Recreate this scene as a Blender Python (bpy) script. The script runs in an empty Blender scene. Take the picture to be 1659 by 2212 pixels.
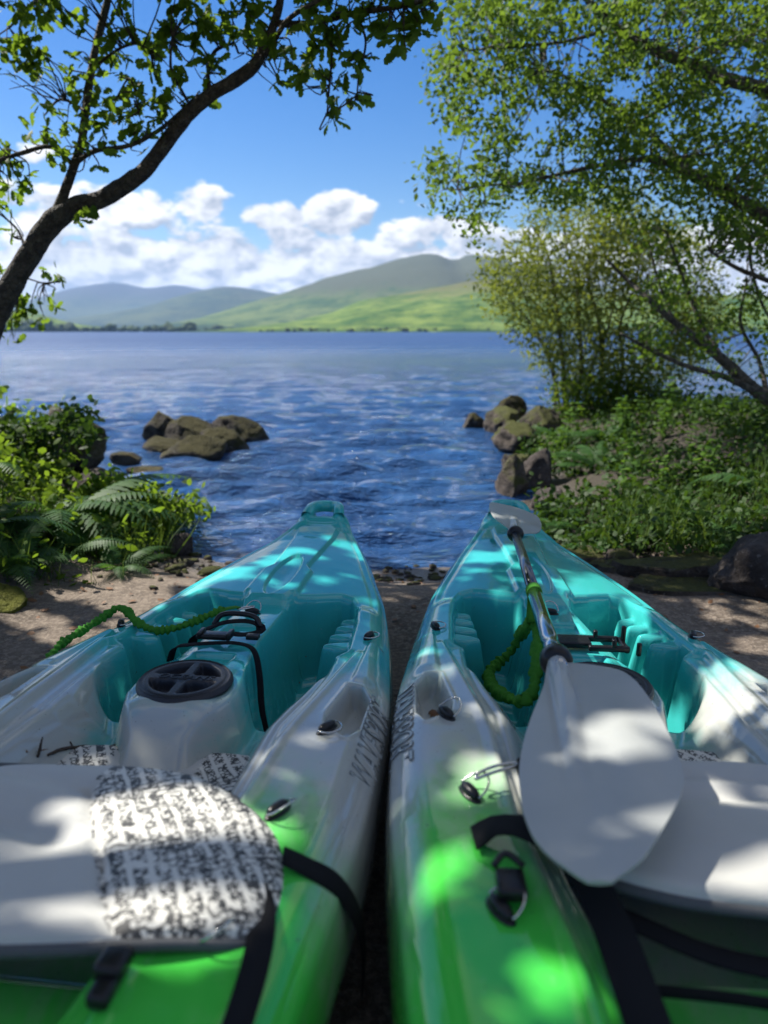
import bpy, bmesh, math, random
import numpy as np
from mathutils import Vector, Matrix, noise as mnoise

rng = np.random.default_rng(7); random.seed(7)
S = bpy.context.scene
C = S.collection
PI = math.pi

# ------------------------------------------------------------------ camera
FPX, PITCH, CAMZ = 745.0, math.radians(13.65), 1.05
cam_d = bpy.data.cameras.new("camera"); cam = bpy.data.objects.new("camera", cam_d); C.objects.link(cam)
cam.location = (0, 0, CAMZ); cam.rotation_euler = (PI/2 - PITCH, 0, 0)
cam_d.sensor_fit = 'VERTICAL'; cam_d.sensor_height = 24.0; cam_d.lens = FPX/1024*24.0
cam_d.clip_start = 0.05; cam_d.clip_end = 40000
cam_d.dof.use_dof = True; cam_d.dof.focus_distance = 1.95; cam_d.dof.aperture_fstop = 1.8
S.camera = cam

# ------------------------------------------------------------------ world, sun, exposure
SUN = Vector((-0.58, 0.34, 0.74)).normalized()
sun_el = math.asin(SUN.z); sun_az = math.atan2(SUN.x, SUN.y)
S.view_settings.view_transform = 'Standard'; S.view_settings.look = 'None'
S.view_settings.gamma = 1.0; S.view_settings.use_curve_mapping = False
S.view_settings.exposure = 1.0
sd = bpy.data.lights.new("sun", 'SUN'); sd.energy = 5.0; sd.angle = math.radians(0.5); sd.color = (1.0, 0.95, 0.87)
so = bpy.data.objects.new("sun", sd); C.objects.link(so); so.location = (-30, 8, 30)
so.rotation_euler = SUN.to_track_quat('Z', 'Y').to_euler()

W = bpy.data.worlds.new("World"); S.world = W; W.use_nodes = True
nt = W.node_tree; nt.nodes.clear()

class NB:
    """tiny node-building helper"""
    def __init__(s, nt): s.nt = nt
    def n(s, t, **kw):
        nd = s.nt.nodes.new(t)
        for k, v in kw.items():
            if k == 'ins':
                for a, b in v.items():
                    if isinstance(b, bpy.types.NodeSocket): s.nt.links.new(b, nd.inputs[a])
                    else: nd.inputs[a].default_value = b
            else: setattr(nd, k, v)
        return nd
    def m(s, op, a, b=None, c=None, clamp=False):
        nd = s.nt.nodes.new('ShaderNodeMath'); nd.operation = op; nd.use_clamp = clamp
        for i, x in enumerate((a, b, c)):
            if x is None: continue
            if isinstance(x, bpy.types.NodeSocket): s.nt.links.new(x, nd.inputs[i])
            else: nd.inputs[i].default_value = x
        return nd.outputs[0]
    def ss(s, x, a, b, o0=0.0, o1=1.0):
        nd = s.nt.nodes.new('ShaderNodeMapRange'); nd.interpolation_type = 'SMOOTHSTEP'
        s.nt.links.new(x, nd.inputs[0])
        for i, q in ((1, a), (2, b), (3, o0), (4, o1)): nd.inputs[i].default_value = q
        return nd.outputs[0]
    def mix(s, f, a, b, blend='MIX'):
        nd = s.nt.nodes.new('ShaderNodeMix'); nd.data_type = 'RGBA'; nd.blend_type = blend
        for i, x in ((0, f), (6, a), (7, b)):
            if isinstance(x, bpy.types.NodeSocket): s.nt.links.new(x, nd.inputs[i])
            elif i == 0: nd.inputs[0].default_value = x
            else: nd.inputs[i].default_value = (*x, 1) if len(x) == 3 else x
        return nd.outputs[2]
    def noise(s, vec, scale, detail=4, rough=0.55, dist=0.0):
        nd = s.nt.nodes.new('ShaderNodeTexNoise')
        nd.inputs['Scale'].default_value = scale; nd.inputs['Detail'].default_value = detail
        nd.inputs['Roughness'].default_value = rough; nd.inputs['Distortion'].default_value = dist
        if vec is not None: s.nt.links.new(vec, nd.inputs['Vector'])
        return nd.outputs['Fac']
    def ramp(s, f, stops):
        nd = s.nt.nodes.new('ShaderNodeValToRGB'); cr = nd.color_ramp
        while len(cr.elements) < len(stops): cr.elements.new(0.5)
        for e, (p, c) in zip(cr.elements, stops): e.position = p; e.color = (*c, 1)
        s.nt.links.new(f, nd.inputs[0]); return nd.outputs[0]

def px_dir(px, py):
    a = (px-384)/FPX; b = (512-py)/FPX
    d = Vector((a, math.cos(PITCH)+b*math.sin(PITCH), -math.sin(PITCH)+b*math.cos(PITCH)))
    return d
def big(a, b): return (a*768/1659, b*1024/2212)
def atY(px, py, Y):
    d = px_dir(px, py); return Vector((0, 0, CAMZ)) + d*(Y/d.y)
def atZ(px, py, z):
    d = px_dir(px, py); return Vector((0, 0, CAMZ)) + d*((z-CAMZ)/d.z)
def bY(a, b, Y): return atY(*big(a, b), Y)
def bZ(a, b, z): return atZ(*big(a, b), z)
def proj_px(p):
    d = p[..., 1]*math.cos(PITCH)-(p[..., 2]-CAMZ)*math.sin(PITCH)
    u = p[..., 1]*math.sin(PITCH)+(p[..., 2]-CAMZ)*math.cos(PITCH)
    d = np.maximum(d, 1e-3)
    return np.stack([384+FPX*p[..., 0]/d, 512-FPX*u/d], -1)

def build_world():
    b = NB(nt)
    out = b.n('ShaderNodeOutputWorld'); bg = b.n('ShaderNodeBackground'); bg.inputs[1].default_value = 0.07
    sky = b.n('ShaderNodeTexSky', sky_type='NISHITA', sun_disc=False, sun_elevation=sun_el, sun_rotation=sun_az,
              air_density=1.0, dust_density=0.3, ozone_density=1.8, altitude=100)
    skyc = b.n('ShaderNodeHueSaturation', ins={'Hue': 0.512, 'Saturation': 1.5, 'Value': 0.92, 'Color': sky.outputs[0]}).outputs[0]
    tc = b.n('ShaderNodeTexCoord'); sp = b.n('ShaderNodeSeparateXYZ', ins={0: tc.outputs['Generated']})
    x, y, z = sp.outputs
    az = b.m('ARCTAN2', x, y); el = b.m('ARCSINE', z)
    def cvec(da=0.0, de=0.0):
        cv = b.n('ShaderNodeCombineXYZ')
        b.nt.links.new(b.m('ADD', az, da), cv.inputs[0]); b.nt.links.new(b.m('MULTIPLY', b.m('ADD', el, de), 1.75), cv.inputs[1])
        return cv.outputs[0]
    R = math.radians
    def field(da, de):
        v = cvec(da, de)
        wv = b.n('ShaderNodeTexNoise', ins={'Vector': v, 'Scale': 16.0, 'Detail': 2.0}).outputs['Color']
        wv = b.n('ShaderNodeVectorMath', operation='SCALE', ins={0: wv, 'Scale': .035}).outputs[0]
        a_ = b.m('ADD', az, da); e_ = b.m('ADD', el, de)
        vo = b.n('ShaderNodeTexVoronoi', feature='F1', ins={'Vector': b.n('ShaderNodeVectorMath', operation='ADD', ins={0: v, 1: wv}).outputs[0], 'Scale': 20.0, 'Detail': 2.0, 'Roughness': .5, 'Lacunarity': 2.2}).outputs['Distance']
        n = b.noise(v, 14.0, 8, 0.6, 0.3)
        big_n = b.noise(cvec(da, 0), 5.0, 2, .5)
        top = b.m('ADD', R(6.2), b.m('MULTIPLY', big_n, R(5.0)))
        base = b.m('DIVIDE', b.m('SUBTRACT', top, e_), R(3.0))
        base = b.m('MINIMUM', base, 1.1)
        for (bx, by, wa, we, amp) in ((435, 440, .052, .031, 1.0), (735, 462, .060, .034, 1.45), (585, 470, .052, .022, 1.1),
                                      (260, 455, .10, .040, 1.1), (90, 450, .09, .035, 1.0), (930, 500, .10, .026, 1.1), (80, 335, .045, .02, .6)):
            d = px_dir(*big(bx, by)).normalized(); a0 = math.atan2(d.x, d.y); e0 = math.asin(d.z)
            qa = b.m('DIVIDE', b.m('SUBTRACT', a_, a0), wa); qe = b.m('DIVIDE', b.m('SUBTRACT', e_, e0), we)
            q = b.m('ADD', b.m('MULTIPLY', qa, qa), b.m('MULTIPLY', qe, qe))
            base = b.m('MAXIMUM', base, b.m('MULTIPLY', b.m('SUBTRACT', 1.0, q), amp))
        f = b.m('ADD', b.m('MULTIPLY', b.m('SUBTRACT', .50, vo), .9), b.m('MULTIPLY', b.m('SUBTRACT', n, .5), 1.8))
        return b.m('ADD', base, f), f
    t, f0 = field(0, 0); t1, f1 = field(-0.009, 0.013)
    cov = b.ss(t, 0.05, 0.42)
    lit = b.m('ADD', b.m('ADD', b.m('MULTIPLY', b.m('SUBTRACT', f0, f1), 1.0), b.m('MULTIPLY', b.m('SUBTRACT', t, t1), .28)), 0.56, clamp=True)
    lit = b.m('MULTIPLY', lit, b.ss(b.noise(cvec(0, 0), 7.0, 4, .5), .35, .62, .72, 1.0))
    pv = b.n('ShaderNodeCombineXYZ'); zz = b.m('ADD', z, .18)
    b.nt.links.new(b.m('DIVIDE', x, zz), pv.inputs[0]); b.nt.links.new(b.m('DIVIDE', y, zz), pv.inputs[1])
    high = b.ss(b.noise(pv.outputs[0], 2.4, 7, .55, .2), .43, .56)          # unseen clouds overhead, added to make the ambient light whiter
    cov = b.m('MAXIMUM', cov, b.m('MULTIPLY', high, b.ss(el, R(21), R(32))))
    cc = b.mix(lit, (3.6, 3.9, 4.5), (9.5, 9.4, 9.2))
    cc = b.mix(b.m('MULTIPLY', high, b.ss(el, R(19), R(24))), cc, (4.2, 4.2, 4.2))
    col = b.mix(b.m('MULTIPLY', cov, b.ss(el, -0.02, 0.02)), skyc, cc)
    b.nt.links.new(col, bg.inputs[0]); b.nt.links.new(bg.outputs[0], out.inputs[0])
build_world()

# ------------------------------------------------------------------ object helpers
def tag(o, label=None, cat=None, group=None, kind=None):
    if label: o['label'] = label
    if cat: o['category'] = cat
    if group: o['group'] = group
    if kind: o['kind'] = kind
    return o
def empty(name, loc=(0, 0, 0), label=None, cat=None, group=None):
    o = bpy.data.objects.new(name, None); C.objects.link(o); o.location = loc; o.empty_display_size = 0.1
    return tag(o, label, cat, group)
def mesh_obj(name, V, Fc, mat, parent=None, smooth=True):
    """V (n,3) array, Fc: list of faces or int array (m,k)"""
    me = bpy.data.meshes.new(name)
    V = np.asarray(V, np.float32)
    if isinstance(Fc, np.ndarray):
        m, k = Fc.shape
        me.vertices.add(len(V)); me.vertices.foreach_set('co', V.ravel())
        me.loops.add(m*k); me.loops.foreach_set('vertex_index', Fc.astype(np.int32).ravel())
        me.polygons.add(m); me.polygons.foreach_set('loop_start', np.arange(0, m*k, k, dtype=np.int32))
        me.polygons.foreach_set('loop_total', np.full(m, k, np.int32))
        me.update(calc_edges=True); me.validate()
    else:
        me.from_pydata([tuple(map(float, v)) for v in V], [], Fc); me.update()
    if smooth: me.polygons.foreach_set('use_smooth', np.ones(len(me.polygons), bool))
    if mat: me.materials.append(mat)
    o = bpy.data.objects.new(name, me); C.objects.link(o)
    if parent: o.parent = parent
    return o
def merge(parts):
    Vs, Fs, n = [], [], 0
    for V, Fc in parts:
        V = np.asarray(V, float); Vs.append(V); Fs += [tuple(int(i)+n for i in f) for f in Fc]; n += len(V)
    return np.concatenate(Vs), Fs
def grid_faces(nr, nc, wrap=False):
    i = np.arange(nr-1)[:, None]; j = np.arange(nc if wrap else nc-1)[None]
    j2 = (j+1) % nc
    return np.stack([i*nc+j, i*nc+j2, (i+1)*nc+j2, (i+1)*nc+j], -1).reshape(-1, 4)
def spline(P, n, closed=False):
    P = np.asarray(P, float)
    d = np.r_[0, np.cumsum(np.linalg.norm(np.diff(P[:, :3], axis=0), axis=1))]
    t = np.linspace(0, d[-1], n); out = np.zeros((n, P.shape[1]))
    m = np.zeros_like(P)
    m[1:-1] = (P[2:]-P[:-2])/(d[2:]-d[:-2])[:, None]; m[0] = (P[1]-P[0])/(d[1]-d[0]); m[-1] = (P[-1]-P[-2])/(d[-1]-d[-2])
    k = np.clip(np.searchsorted(d, t, 'right')-1, 0, len(P)-2); h = (d[k+1]-d[k]); u = (t-d[k])/h
    u = u[:, None]; h = h[:, None]
    return (2*u**3-3*u**2+1)*P[k]+(u**3-2*u**2+u)*h*m[k]+(-2*u**3+3*u**2)*P[k+1]+(u**3-u**2)*h*m[k+1]
def frames(P):
    T = np.gradient(P, axis=0); T /= np.maximum(np.linalg.norm(T, axis=1), 1e-9)[:, None]
    N = np.zeros_like(T); a = np.array([0, 0, 1.]) if abs(T[0, 2]) < .9 else np.array([1., 0, 0])
    N[0] = a-T[0]*(a@T[0]); N[0] /= np.linalg.norm(N[0])
    for i in range(1, len(T)):
        q = N[i-1]-T[i]*(N[i-1]@T[i]); N[i] = q/max(np.linalg.norm(q), 1e-9)
    return T, N, np.cross(T, N)
def tube(P, R, sides=8, n=None, rough=0.0, cap=True):
    """swept tube; P control points, R radius per control point (or scalar)"""
    P = np.asarray(P, float)
    R = np.full(len(P), R) if np.isscalar(R) else np.asarray(R, float)
    if n: Q = spline(np.c_[P, R], n); P, R = Q[:, :3], np.maximum(Q[:, 3], 1e-4)
    T, N, B = frames(P)
    th = np.arange(sides)*2*PI/sides
    rr = R[:, None]*np.ones(sides)
    if rough: rr = rr*(1+rough*(rng.random((len(P), sides))-.5))
    V = P[:, None]+rr[..., None]*(np.cos(th)[None, :, None]*N[:, None]+np.sin(th)[None, :, None]*B[:, None])
    Fc = [tuple(f) for f in grid_faces(len(P), sides, True)]
    V = V.reshape(-1, 3)
    if cap:
        Fc.append(tuple(range(sides-1, -1, -1))); b0 = (len(P)-1)*sides; Fc.append(tuple(range(b0, b0+sides)))
    return V, Fc
def ribbon(P, width, thick, up, n=None, twist=None):
    """flat webbing along P; up = normal hint per call"""
    P = np.asarray(P, float)
    if n: P = spline(P, n)
    T = np.gradient(P, axis=0); T /= np.linalg.norm(T, axis=1)[:, None]
    up = np.broadcast_to(np.asarray(up, float), P.shape)
    Bn = np.cross(T, up); Bn /= np.maximum(np.linalg.norm(Bn, axis=1), 1e-9)[:, None]; Nn = np.cross(Bn, T)
    w, t = width/2, thick/2
    sec = [(-w, -t), (-w*.94, t), (w*.94, t), (w, -t)]
    V = np.stack([P+a*Bn+b_*Nn for a, b_ in sec], 1).reshape(-1, 3)
    Fc = [tuple(f) for f in grid_faces(len(P), 4, True)]
    Fc += [(3, 2, 1, 0), tuple((len(P)-1)*4+i for i in range(4))]
    return V, Fc
def rbox(c, s, r=0.15, rot=None):
    """chamfered box: centre c, size s"""
    bm = bmesh.new(); bmesh.ops.create_cube(bm, size=1)
    for v in bm.verts: v.co = Vector((v.co.x*s[0], v.co.y*s[1], v.co.z*s[2]))
    bmesh.ops.bevel(bm, geom=list(bm.edges), offset=min(s)*r, segments=2, affect='EDGES', profile=0.6)
    V = np.array([v.co[:] for v in bm.verts]); Fc = [tuple(v.index for v in f.verts) for f in bm.faces]; bm.free()
    if rot is not None: V = V@np.array(rot).T
    return V+np.asarray(c, float), Fc
def ellipsoid(c, r, nu=12, nv=8, rot=None, p=1.0):
    th = np.linspace(0, PI, nv+1); ph = np.arange(nu)*2*PI/nu
    f = lambda q: np.sign(q)*np.abs(q)**p
    V = np.stack([f(np.sin(th))[:, None]*f(np.cos(ph)), f(np.sin(th))[:, None]*f(np.sin(ph)), f(np.cos(th))[:, None]*np.ones(nu)], -1).reshape(-1, 3)*np.array(r)
    if rot is not None: V = V@np.array(rot).T
    return V+np.asarray(c, float), [tuple(q) for q in grid_faces(nv+1, nu, True)]
def sstep(x, a, b):
    t = np.clip((x-a)/(b-a), 0, 1); return t*t*(3-2*t)
def poly_sdf(px, py, poly):
    """signed distance, positive inside"""
    poly = np.asarray(poly, float); A = poly; B = np.roll(poly, -1, 0)
    d2 = np.full(px.shape, 1e9); inside = np.zeros(px.shape, bool)
    for (ax, ay), (bx, by) in zip(A, B):
        ex, ey = bx-ax, by-ay
        t = np.clip(((px-ax)*ex+(py-ay)*ey)/max(ex*ex+ey*ey, 1e-12), 0, 1)
        d2 = np.minimum(d2, (px-ax-t*ex)**2+(py-ay-t*ey)**2)
        if ay != by:
            c = ((ay > py) != (by > py)) & (px < (bx-ax)*(py-ay)/(by-ay)+ax); inside ^= c
    return np.where(inside, 1, -1)*np.sqrt(d2)
def pchip(x, xk, yk):
    """smooth monotone-ish cubic interpolation"""
    xk = np.asarray(xk, float); yk = np.asarray(yk, float)
    h = np.diff(xk); dl = np.diff(yk)/h; m = np.zeros_like(yk)
    m[0], m[-1] = dl[0], dl[-1]
    for i in range(1, len(xk)-1):
        m[i] = 0 if dl[i-1]*dl[i] <= 0 else 2*dl[i-1]*dl[i]/(dl[i-1]+dl[i])
    x = np.clip(x, xk[0], xk[-1]); k = np.clip(np.searchsorted(xk, x, 'right')-1, 0, len(h)-1)
    u = (x-xk[k])/h[k]
    return (2*u**3-3*u**2+1)*yk[k]+(u**3-2*u**2+u)*h[k]*m[k]+(-2*u**3+3*u**2)*yk[k+1]+(u**3-u**2)*h[k]*m[k+1]
def fbm(V, scale, octv=4, gain=0.5, seed=0.0):
    V = np.asarray(V, float)*scale+seed; out = np.zeros(len(V)); a, f = 1.0, 1.0
    for o in range(octv):
        out += a*np.array([mnoise.noise(Vector(p)) for p in V*f]); a *= gain; f *= 2.03
    return out

# ------------------------------------------------------------------ materials
def mat(name):
    m = bpy.data.materials.new(name); m.use_nodes = True; m.node_tree.nodes.clear()
    b = NB(m.node_tree); b.mat = m
    b.out = b.n('ShaderNodeOutputMaterial'); return b
def principled(b, col, rough=0.5, metal=0.0, ior=1.5, bump=None, bump_d=0.002, coat=0.0, coat_r=0.03, spec=None, **kw):
    p = b.n('ShaderNodeBsdfPrincipled')
    def put(k, v):
        if isinstance(v, bpy.types.NodeSocket): b.nt.links.new(v, p.inputs[k])
        elif isinstance(v, tuple): p.inputs[k].default_value = (*v, 1)
        else: p.inputs[k].default_value = v
    put('Base Color', col); put('Roughness', rough); put('Metallic', metal); put('IOR', ior)
    put('Coat Weight', coat); put('Coat Roughness', coat_r)
    if spec is not None: put('Specular IOR Level', spec)
    for k, v in kw.items(): put(k.replace('_', ' '), v)
    if bump is not None:
        bn = b.n('ShaderNodeBump', ins={'Strength': 1.0, 'Distance': bump_d, 'Height': bump})
        b.nt.links.new(bn.outputs[0], p.inputs['Normal'])
    b.nt.links.new(p.outputs[0], b.out.inputs[0]); return p
def simple(name, col, rough=0.5, metal=0.0, nscale=30, var=0.25, bump=0.0008, **kw):
    b = mat(name); tc = b.n('ShaderNodeTexCoord').outputs['Object']
    n = b.noise(tc, nscale, 5); c = b.mix(n, tuple(x*(1-var) for x in col), tuple(min(1, x*(1+var)) for x in col))
    principled(b, c, rough, metal, bump=b.noise(tc, nscale*4, 3), bump_d=bump, **kw); return b.mat
M = {}
def plastic_hull():
    b = mat('rotomoulded_plastic'); tc = b.n('ShaderNodeTexCoord').outputs['Object']
    sp = b.n('ShaderNodeSeparateXYZ', ins={0: tc}); v = b.m('MULTIPLY', sp.outputs[1], -1.0)
    ax = b.m('ABSOLUTE', sp.outputs[0])
    st = b.n('ShaderNodeMapping', ins={'Vector': tc, 'Scale': (1.0, .5, 1.0)}).outputs[0]
    nz = b.m('SUBTRACT', b.noise(st, 5.0, 5, 0.6, 1.2), 0.5)
    fine = b.m('SUBTRACT', b.noise(st, 16.0, 4, 0.6, 2.0), 0.5)
    vv = b.m('ADD', v, b.m('ADD', b.m('MULTIPLY', nz, 0.34), b.m('MULTIPLY', fine, 0.16)))
    side = b.ss(sp.outputs[2], 0.33, 0.22)                      # the colour change runs a little further aft low down
    v1 = b.m('SUBTRACT', vv, b.m('MULTIPLY', b.m('ADD', side, b.ss(ax, .20, .16)), 0.13))
    inner = b.ss(ax, 0.27, 0.20)
    v2 = b.m('SUBTRACT', b.m('SUBTRACT', vv, b.m('MULTIPLY', inner, 0.16)), b.m('MULTIPLY', b.ss(ax, .345, .39), .13))
    a1 = b.ss(v1, 1.20, 1.46); a2 = b.ss(v2, 1.72, 2.06)
    c = b.mix(a1, (0.040, 0.41, 0.385), (0.42, 0.43, 0.39))
    c = b.mix(a2, c, (0.062, 0.54, 0.062))
    scuff = b.ss(b.noise(st, 60, 6, .7), .62, .75)
    c = b.mix(b.m('MULTIPLY', scuff, .20), c, (0.55, .6, .58))
    scr = b.noise(b.n('ShaderNodeMapping', ins={'Vector': tc, 'Scale': (60, 3.0, 20), 'Rotation': (0, 0, .35)}).outputs[0], 4.0, 4, .7)
    scr2 = b.noise(b.n('ShaderNodeMapping', ins={'Vector': tc, 'Scale': (4.0, 70, 20), 'Rotation': (0, 0, -.5)}).outputs[0], 3.0, 4, .7)
    scr = b.m('MAXIMUM', b.ss(scr, .68, .74), b.ss(scr2, .70, .75)); c = b.mix(b.m('MULTIPLY', scr, .22), c, (.55, .6, .58))
    grit = b.ss(b.noise(tc, 190, 2, .5), .71, .75); c = b.mix(b.m('MULTIPLY', grit, .7), c, (.05, .045, .03))
    dirt = b.ss(b.noise(tc, 9, 7, .7), .60, .80)
    c = b.mix(b.m('MULTIPLY', dirt, .22), c, (.09, .10, .07))
    rough = b.m('ADD', 0.025, b.m('MULTIPLY', b.noise(tc, 14, 5), 0.07))
    rough = b.m('ADD', rough, b.m('ADD', b.m('MULTIPLY', scuff, .12), b.m('MULTIPLY', b.m('ADD', scr, grit), .2)))
    bmp = b.m('ADD', b.m('MULTIPLY', b.noise(tc, 9, 2), .5), b.m('MULTIPLY', b.noise(tc, 160, 3), 0.02))
    p = principled(b, c, rough, ior=1.6, bump=bmp, bump_d=0.003, coat=0.0)
    p.inputs['Subsurface Weight'].default_value = 0.0
    return b.mat
M['hull'] = plastic_hull()
M['black'] = simple('black_plastic', (0.008, 0.008, 0.009), 0.30, spec=.35)
M['rubber'] = simple('hatch_rubber', (0.016, 0.017, 0.022), 0.45, spec=.4, nscale=60, bump=.0006)
M['rubber_text'] = simple('raised_letter_rubber', (0.016, 0.017, 0.022), 0.5)
M['steel'] = simple('stainless_steel', (0.55, 0.54, 0.52), 0.22, 1.0, var=.1)
M['shaft'] = simple('aluminium_shaft', (0.16, 0.17, 0.185), 0.20, 1.0, nscale=40, var=.2, bump=.0002)
M['chrome'] = simple('polished_ferrule', (0.42, 0.43, 0.45), 0.10, 1.0, nscale=25, var=.15, bump=.0002)
M['print_dark'] = simple('lettering_outline', (0.10, 0.11, 0.11), 0.4, var=.1)
M['print_fill'] = simple('silver_lettering', (0.38, 0.41, 0.39), 0.35, var=.1)
def webbing(name, col):
    b = mat(name); tc = b.n('ShaderNodeTexCoord').outputs['Object']
    w = b.n('ShaderNodeTexWave', wave_type='BANDS', bands_direction='DIAGONAL', ins={'Vector': tc, 'Scale': 260.0, 'Distortion': 1.0}).outputs['Fac']
    c = b.mix(w, tuple(x*.6 for x in col), col); principled(b, c, .85, spec=.2, bump=w, bump_d=.0006); return b.mat
M['web_black'] = webbing('black_webbing', (0.012, 0.012, 0.014))
M['web_green'] = webbing('green_webbing', (0.075, 0.30, 0.032))
def blade_mat():
    b = mat('translucent_blade_plastic'); tc = b.n('ShaderNodeTexCoord').outputs['Object']
    n = b.noise(tc, 12, 5, .6); c = b.mix(n, (.42, .44, .42), (.52, .53, .50))
    p = b.n('ShaderNodeBsdfPrincipled', ins={'Base Color': c, 'Roughness': .24, 'IOR': 1.5})
    tr = b.n('ShaderNodeBsdfTranslucent', ins={'Color': c})
    sc = b.n('ShaderNodeBump', ins={'Height': b.noise(tc, 220, 3), 'Distance': .0004}); b.nt.links.new(sc.outputs[0], p.inputs['Normal'])
    mx = b.n('ShaderNodeMixShader', ins={0: .22, 1: p.outputs[0], 2: tr.outputs[0]})
    b.nt.links.new(mx.outputs[0], b.out.inputs[0]); return b.mat
M['blade'] = blade_mat()
def pad_mat():
    b = mat('pale_seat_fabric'); tc = b.n('ShaderNodeTexCoord').outputs['Object']
    n = b.noise(tc, 6, 4); c = b.mix(n, (.38, .385, .36), (.50, .495, .455))
    principled(b, c, .55, bump=b.noise(tc, 400, 2), bump_d=.0006); return b.mat
M['pad'] = pad_mat()
def print_mat():
    """white neoprene printed all over with black glyph-like marks in columns"""
    b = mat('printed_seat_fabric'); tc = b.n('ShaderNodeTexCoord').outputs['Object']
    wob = b.n('ShaderNodeTexNoise', ins={'Vector': tc, 'Scale': 9.0, 'Detail': 2.0}).outputs['Color']
    wv = b.n('ShaderNodeVectorMath', operation='SUBTRACT', ins={0: wob, 1: (.5, .5, .5)}).outputs[0]
    wv = b.n('ShaderNodeVectorMath', operation='SCALE', ins={0: wv, 'Scale': .022}).outputs[0]
    p = b.n('ShaderNodeVectorMath', operation='ADD', ins={0: tc, 1: wv}).outputs[0]
    p = b.n('ShaderNodeMapping', ins={'Vector': p, 'Rotation': (0, 0, -.56)}).outputs[0]
    sp = b.n('ShaderNodeSeparateXYZ', ins={0: p})
    colp = b.m('FRACT', b.m('MULTIPLY', sp.outputs[0], 42.0))
    colmask = b.m('MULTIPLY', b.ss(colp, .16, .24), b.ss(colp, .94, .86))
    g = b.n('ShaderNodeTexVoronoi', feature='DISTANCE_TO_EDGE', ins={'Vector': b.n('ShaderNodeMapping', ins={'Vector': p, 'Scale': (1, 1.25, 1)}).outputs[0], 'Scale': 112.0, 'Randomness': .9}).outputs[0]
    g2 = b.n('ShaderNodeTexVoronoi', feature='F1', distance='CHEBYCHEV', ins={'Vector': p, 'Scale': 84.0}).outputs[0]
    marks = b.m('MAXIMUM', b.ss(g, .17, .10), b.m('MULTIPLY', b.ss(g2, .30, .24), .9))
    marks = b.m('MULTIPLY', marks, b.ss(b.noise(p, 55, 2), .38, .46))
    marks = b.m('MULTIPLY', marks, colmask)
    blots = b.ss(b.noise(p, 26, 3, .6, 1.5), .60, .64)
    rings = b.n('ShaderNodeTexWave', wave_type='RINGS', ins={'Vector': p, 'Scale': 24.0, 'Distortion': 6.0, 'Detail': 1.0, 'Detail Scale': 3.0}).outputs['Fac']
    rings = b.m('MULTIPLY', b.ss(rings, .72, .8), b.ss(b.noise(p, 12, 1), .52, .58))
    k = b.m('MAXIMUM', b.m('MAXIMUM', marks, b.m('MULTIPLY', blots, .85)), rings)
    c = b.mix(b.m('MULTIPLY', k, .96), (.60, .59, .53), (.010, .011, .013))
    principled(b, c, .55, bump=b.noise(tc, 400, 2), bump_d=.0006); return b.mat
M['print'] = print_mat()
M['piping'] = simple('grey_piping', (0.075, 0.08, 0.085), .7, nscale=200)

def leaf_mat(name, c1, c2, trans=.45, rough=.55):
    b = mat(name); g = b.n('ShaderNodeNewGeometry'); tc = b.n('ShaderNodeTexCoord').outputs['Object']
    f = b.m('ADD', b.m('MULTIPLY', g.outputs['Random Per Island'], .75), b.m('MULTIPLY', b.noise(tc, 1.6, 3), .35))
    c = b.mix(f, c1, c2)
    ct = b.mix(.5, c, (c2[0]*1.7, c2[1]*1.45, c2[2]*.5))
    p = b.n('ShaderNodeBsdfPrincipled', ins={'Base Color': c, 'Roughness': rough, 'Specular IOR Level': .22})
    t = b.n('ShaderNodeBsdfTranslucent', ins={'Color': ct})
    mx = b.n('ShaderNodeMixShader', ins={0: trans, 1: p.outputs[0], 2: t.outputs[0]})
    b.nt.links.new(mx.outputs[0], b.out.inputs[0]); return b.mat
M['oak_leaf'] = leaf_mat('oak_leaf', (.034, .085, .011), (.125, .215, .026), .62)
M['alder_leaf'] = leaf_mat('alder_leaf', (.034, .088, .014), (.120, .205, .034), .52)
M['willow_leaf'] = leaf_mat('willow_leaf', (.062, .110, .024), (.175, .225, .050), .52)
M['fern'] = leaf_mat('fern_leaf', (.022, .075, .016), (.055, .13, .028), .42)
M['herb'] = leaf_mat('herb_leaf', (.035, .095, .012), (.105, .20, .025), .45)
M['shade_leaf'] = leaf_mat('shade_darkened_leaf', (.010, .032, .006), (.050, .105, .016), .40)  # darkened leaf green: the shade on the bank plants is put into the colour
M['grass'] = leaf_mat('grass_blade', (.030, .075, .014), (.095, .155, .035), .4)
def bark_mat(name, c1, c2, moss=0.0):
    b = mat(name); tc = b.n('ShaderNodeTexCoord').outputs['Object']
    n = b.noise(tc, 22, 7, .65); c = b.mix(b.ss(n, .35, .65), c1, c2)
    lich = b.ss(b.noise(tc, 9, 5, .6), .58, .68)
    c = b.mix(b.m('MULTIPLY', lich, .45), c, (.17, .17, .13))
    vor = b.n('ShaderNodeTexVoronoi', feature='DISTANCE_TO_EDGE', ins={'Vector': tc, 'Scale': 32.0}).outputs[0]
    h = b.m('ADD', n, b.m('MULTIPLY', b.ss(vor, 0, .2), .5))
    principled(b, c, .9, bump=h, bump_d=.02); return b.mat
M['bark'] = bark_mat('oak_bark', (.028, .023, .018), (.085, .072, .055))
M['bark2'] = bark_mat('alder_bark', (.045, .038, .030), (.16, .14, .11))
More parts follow.
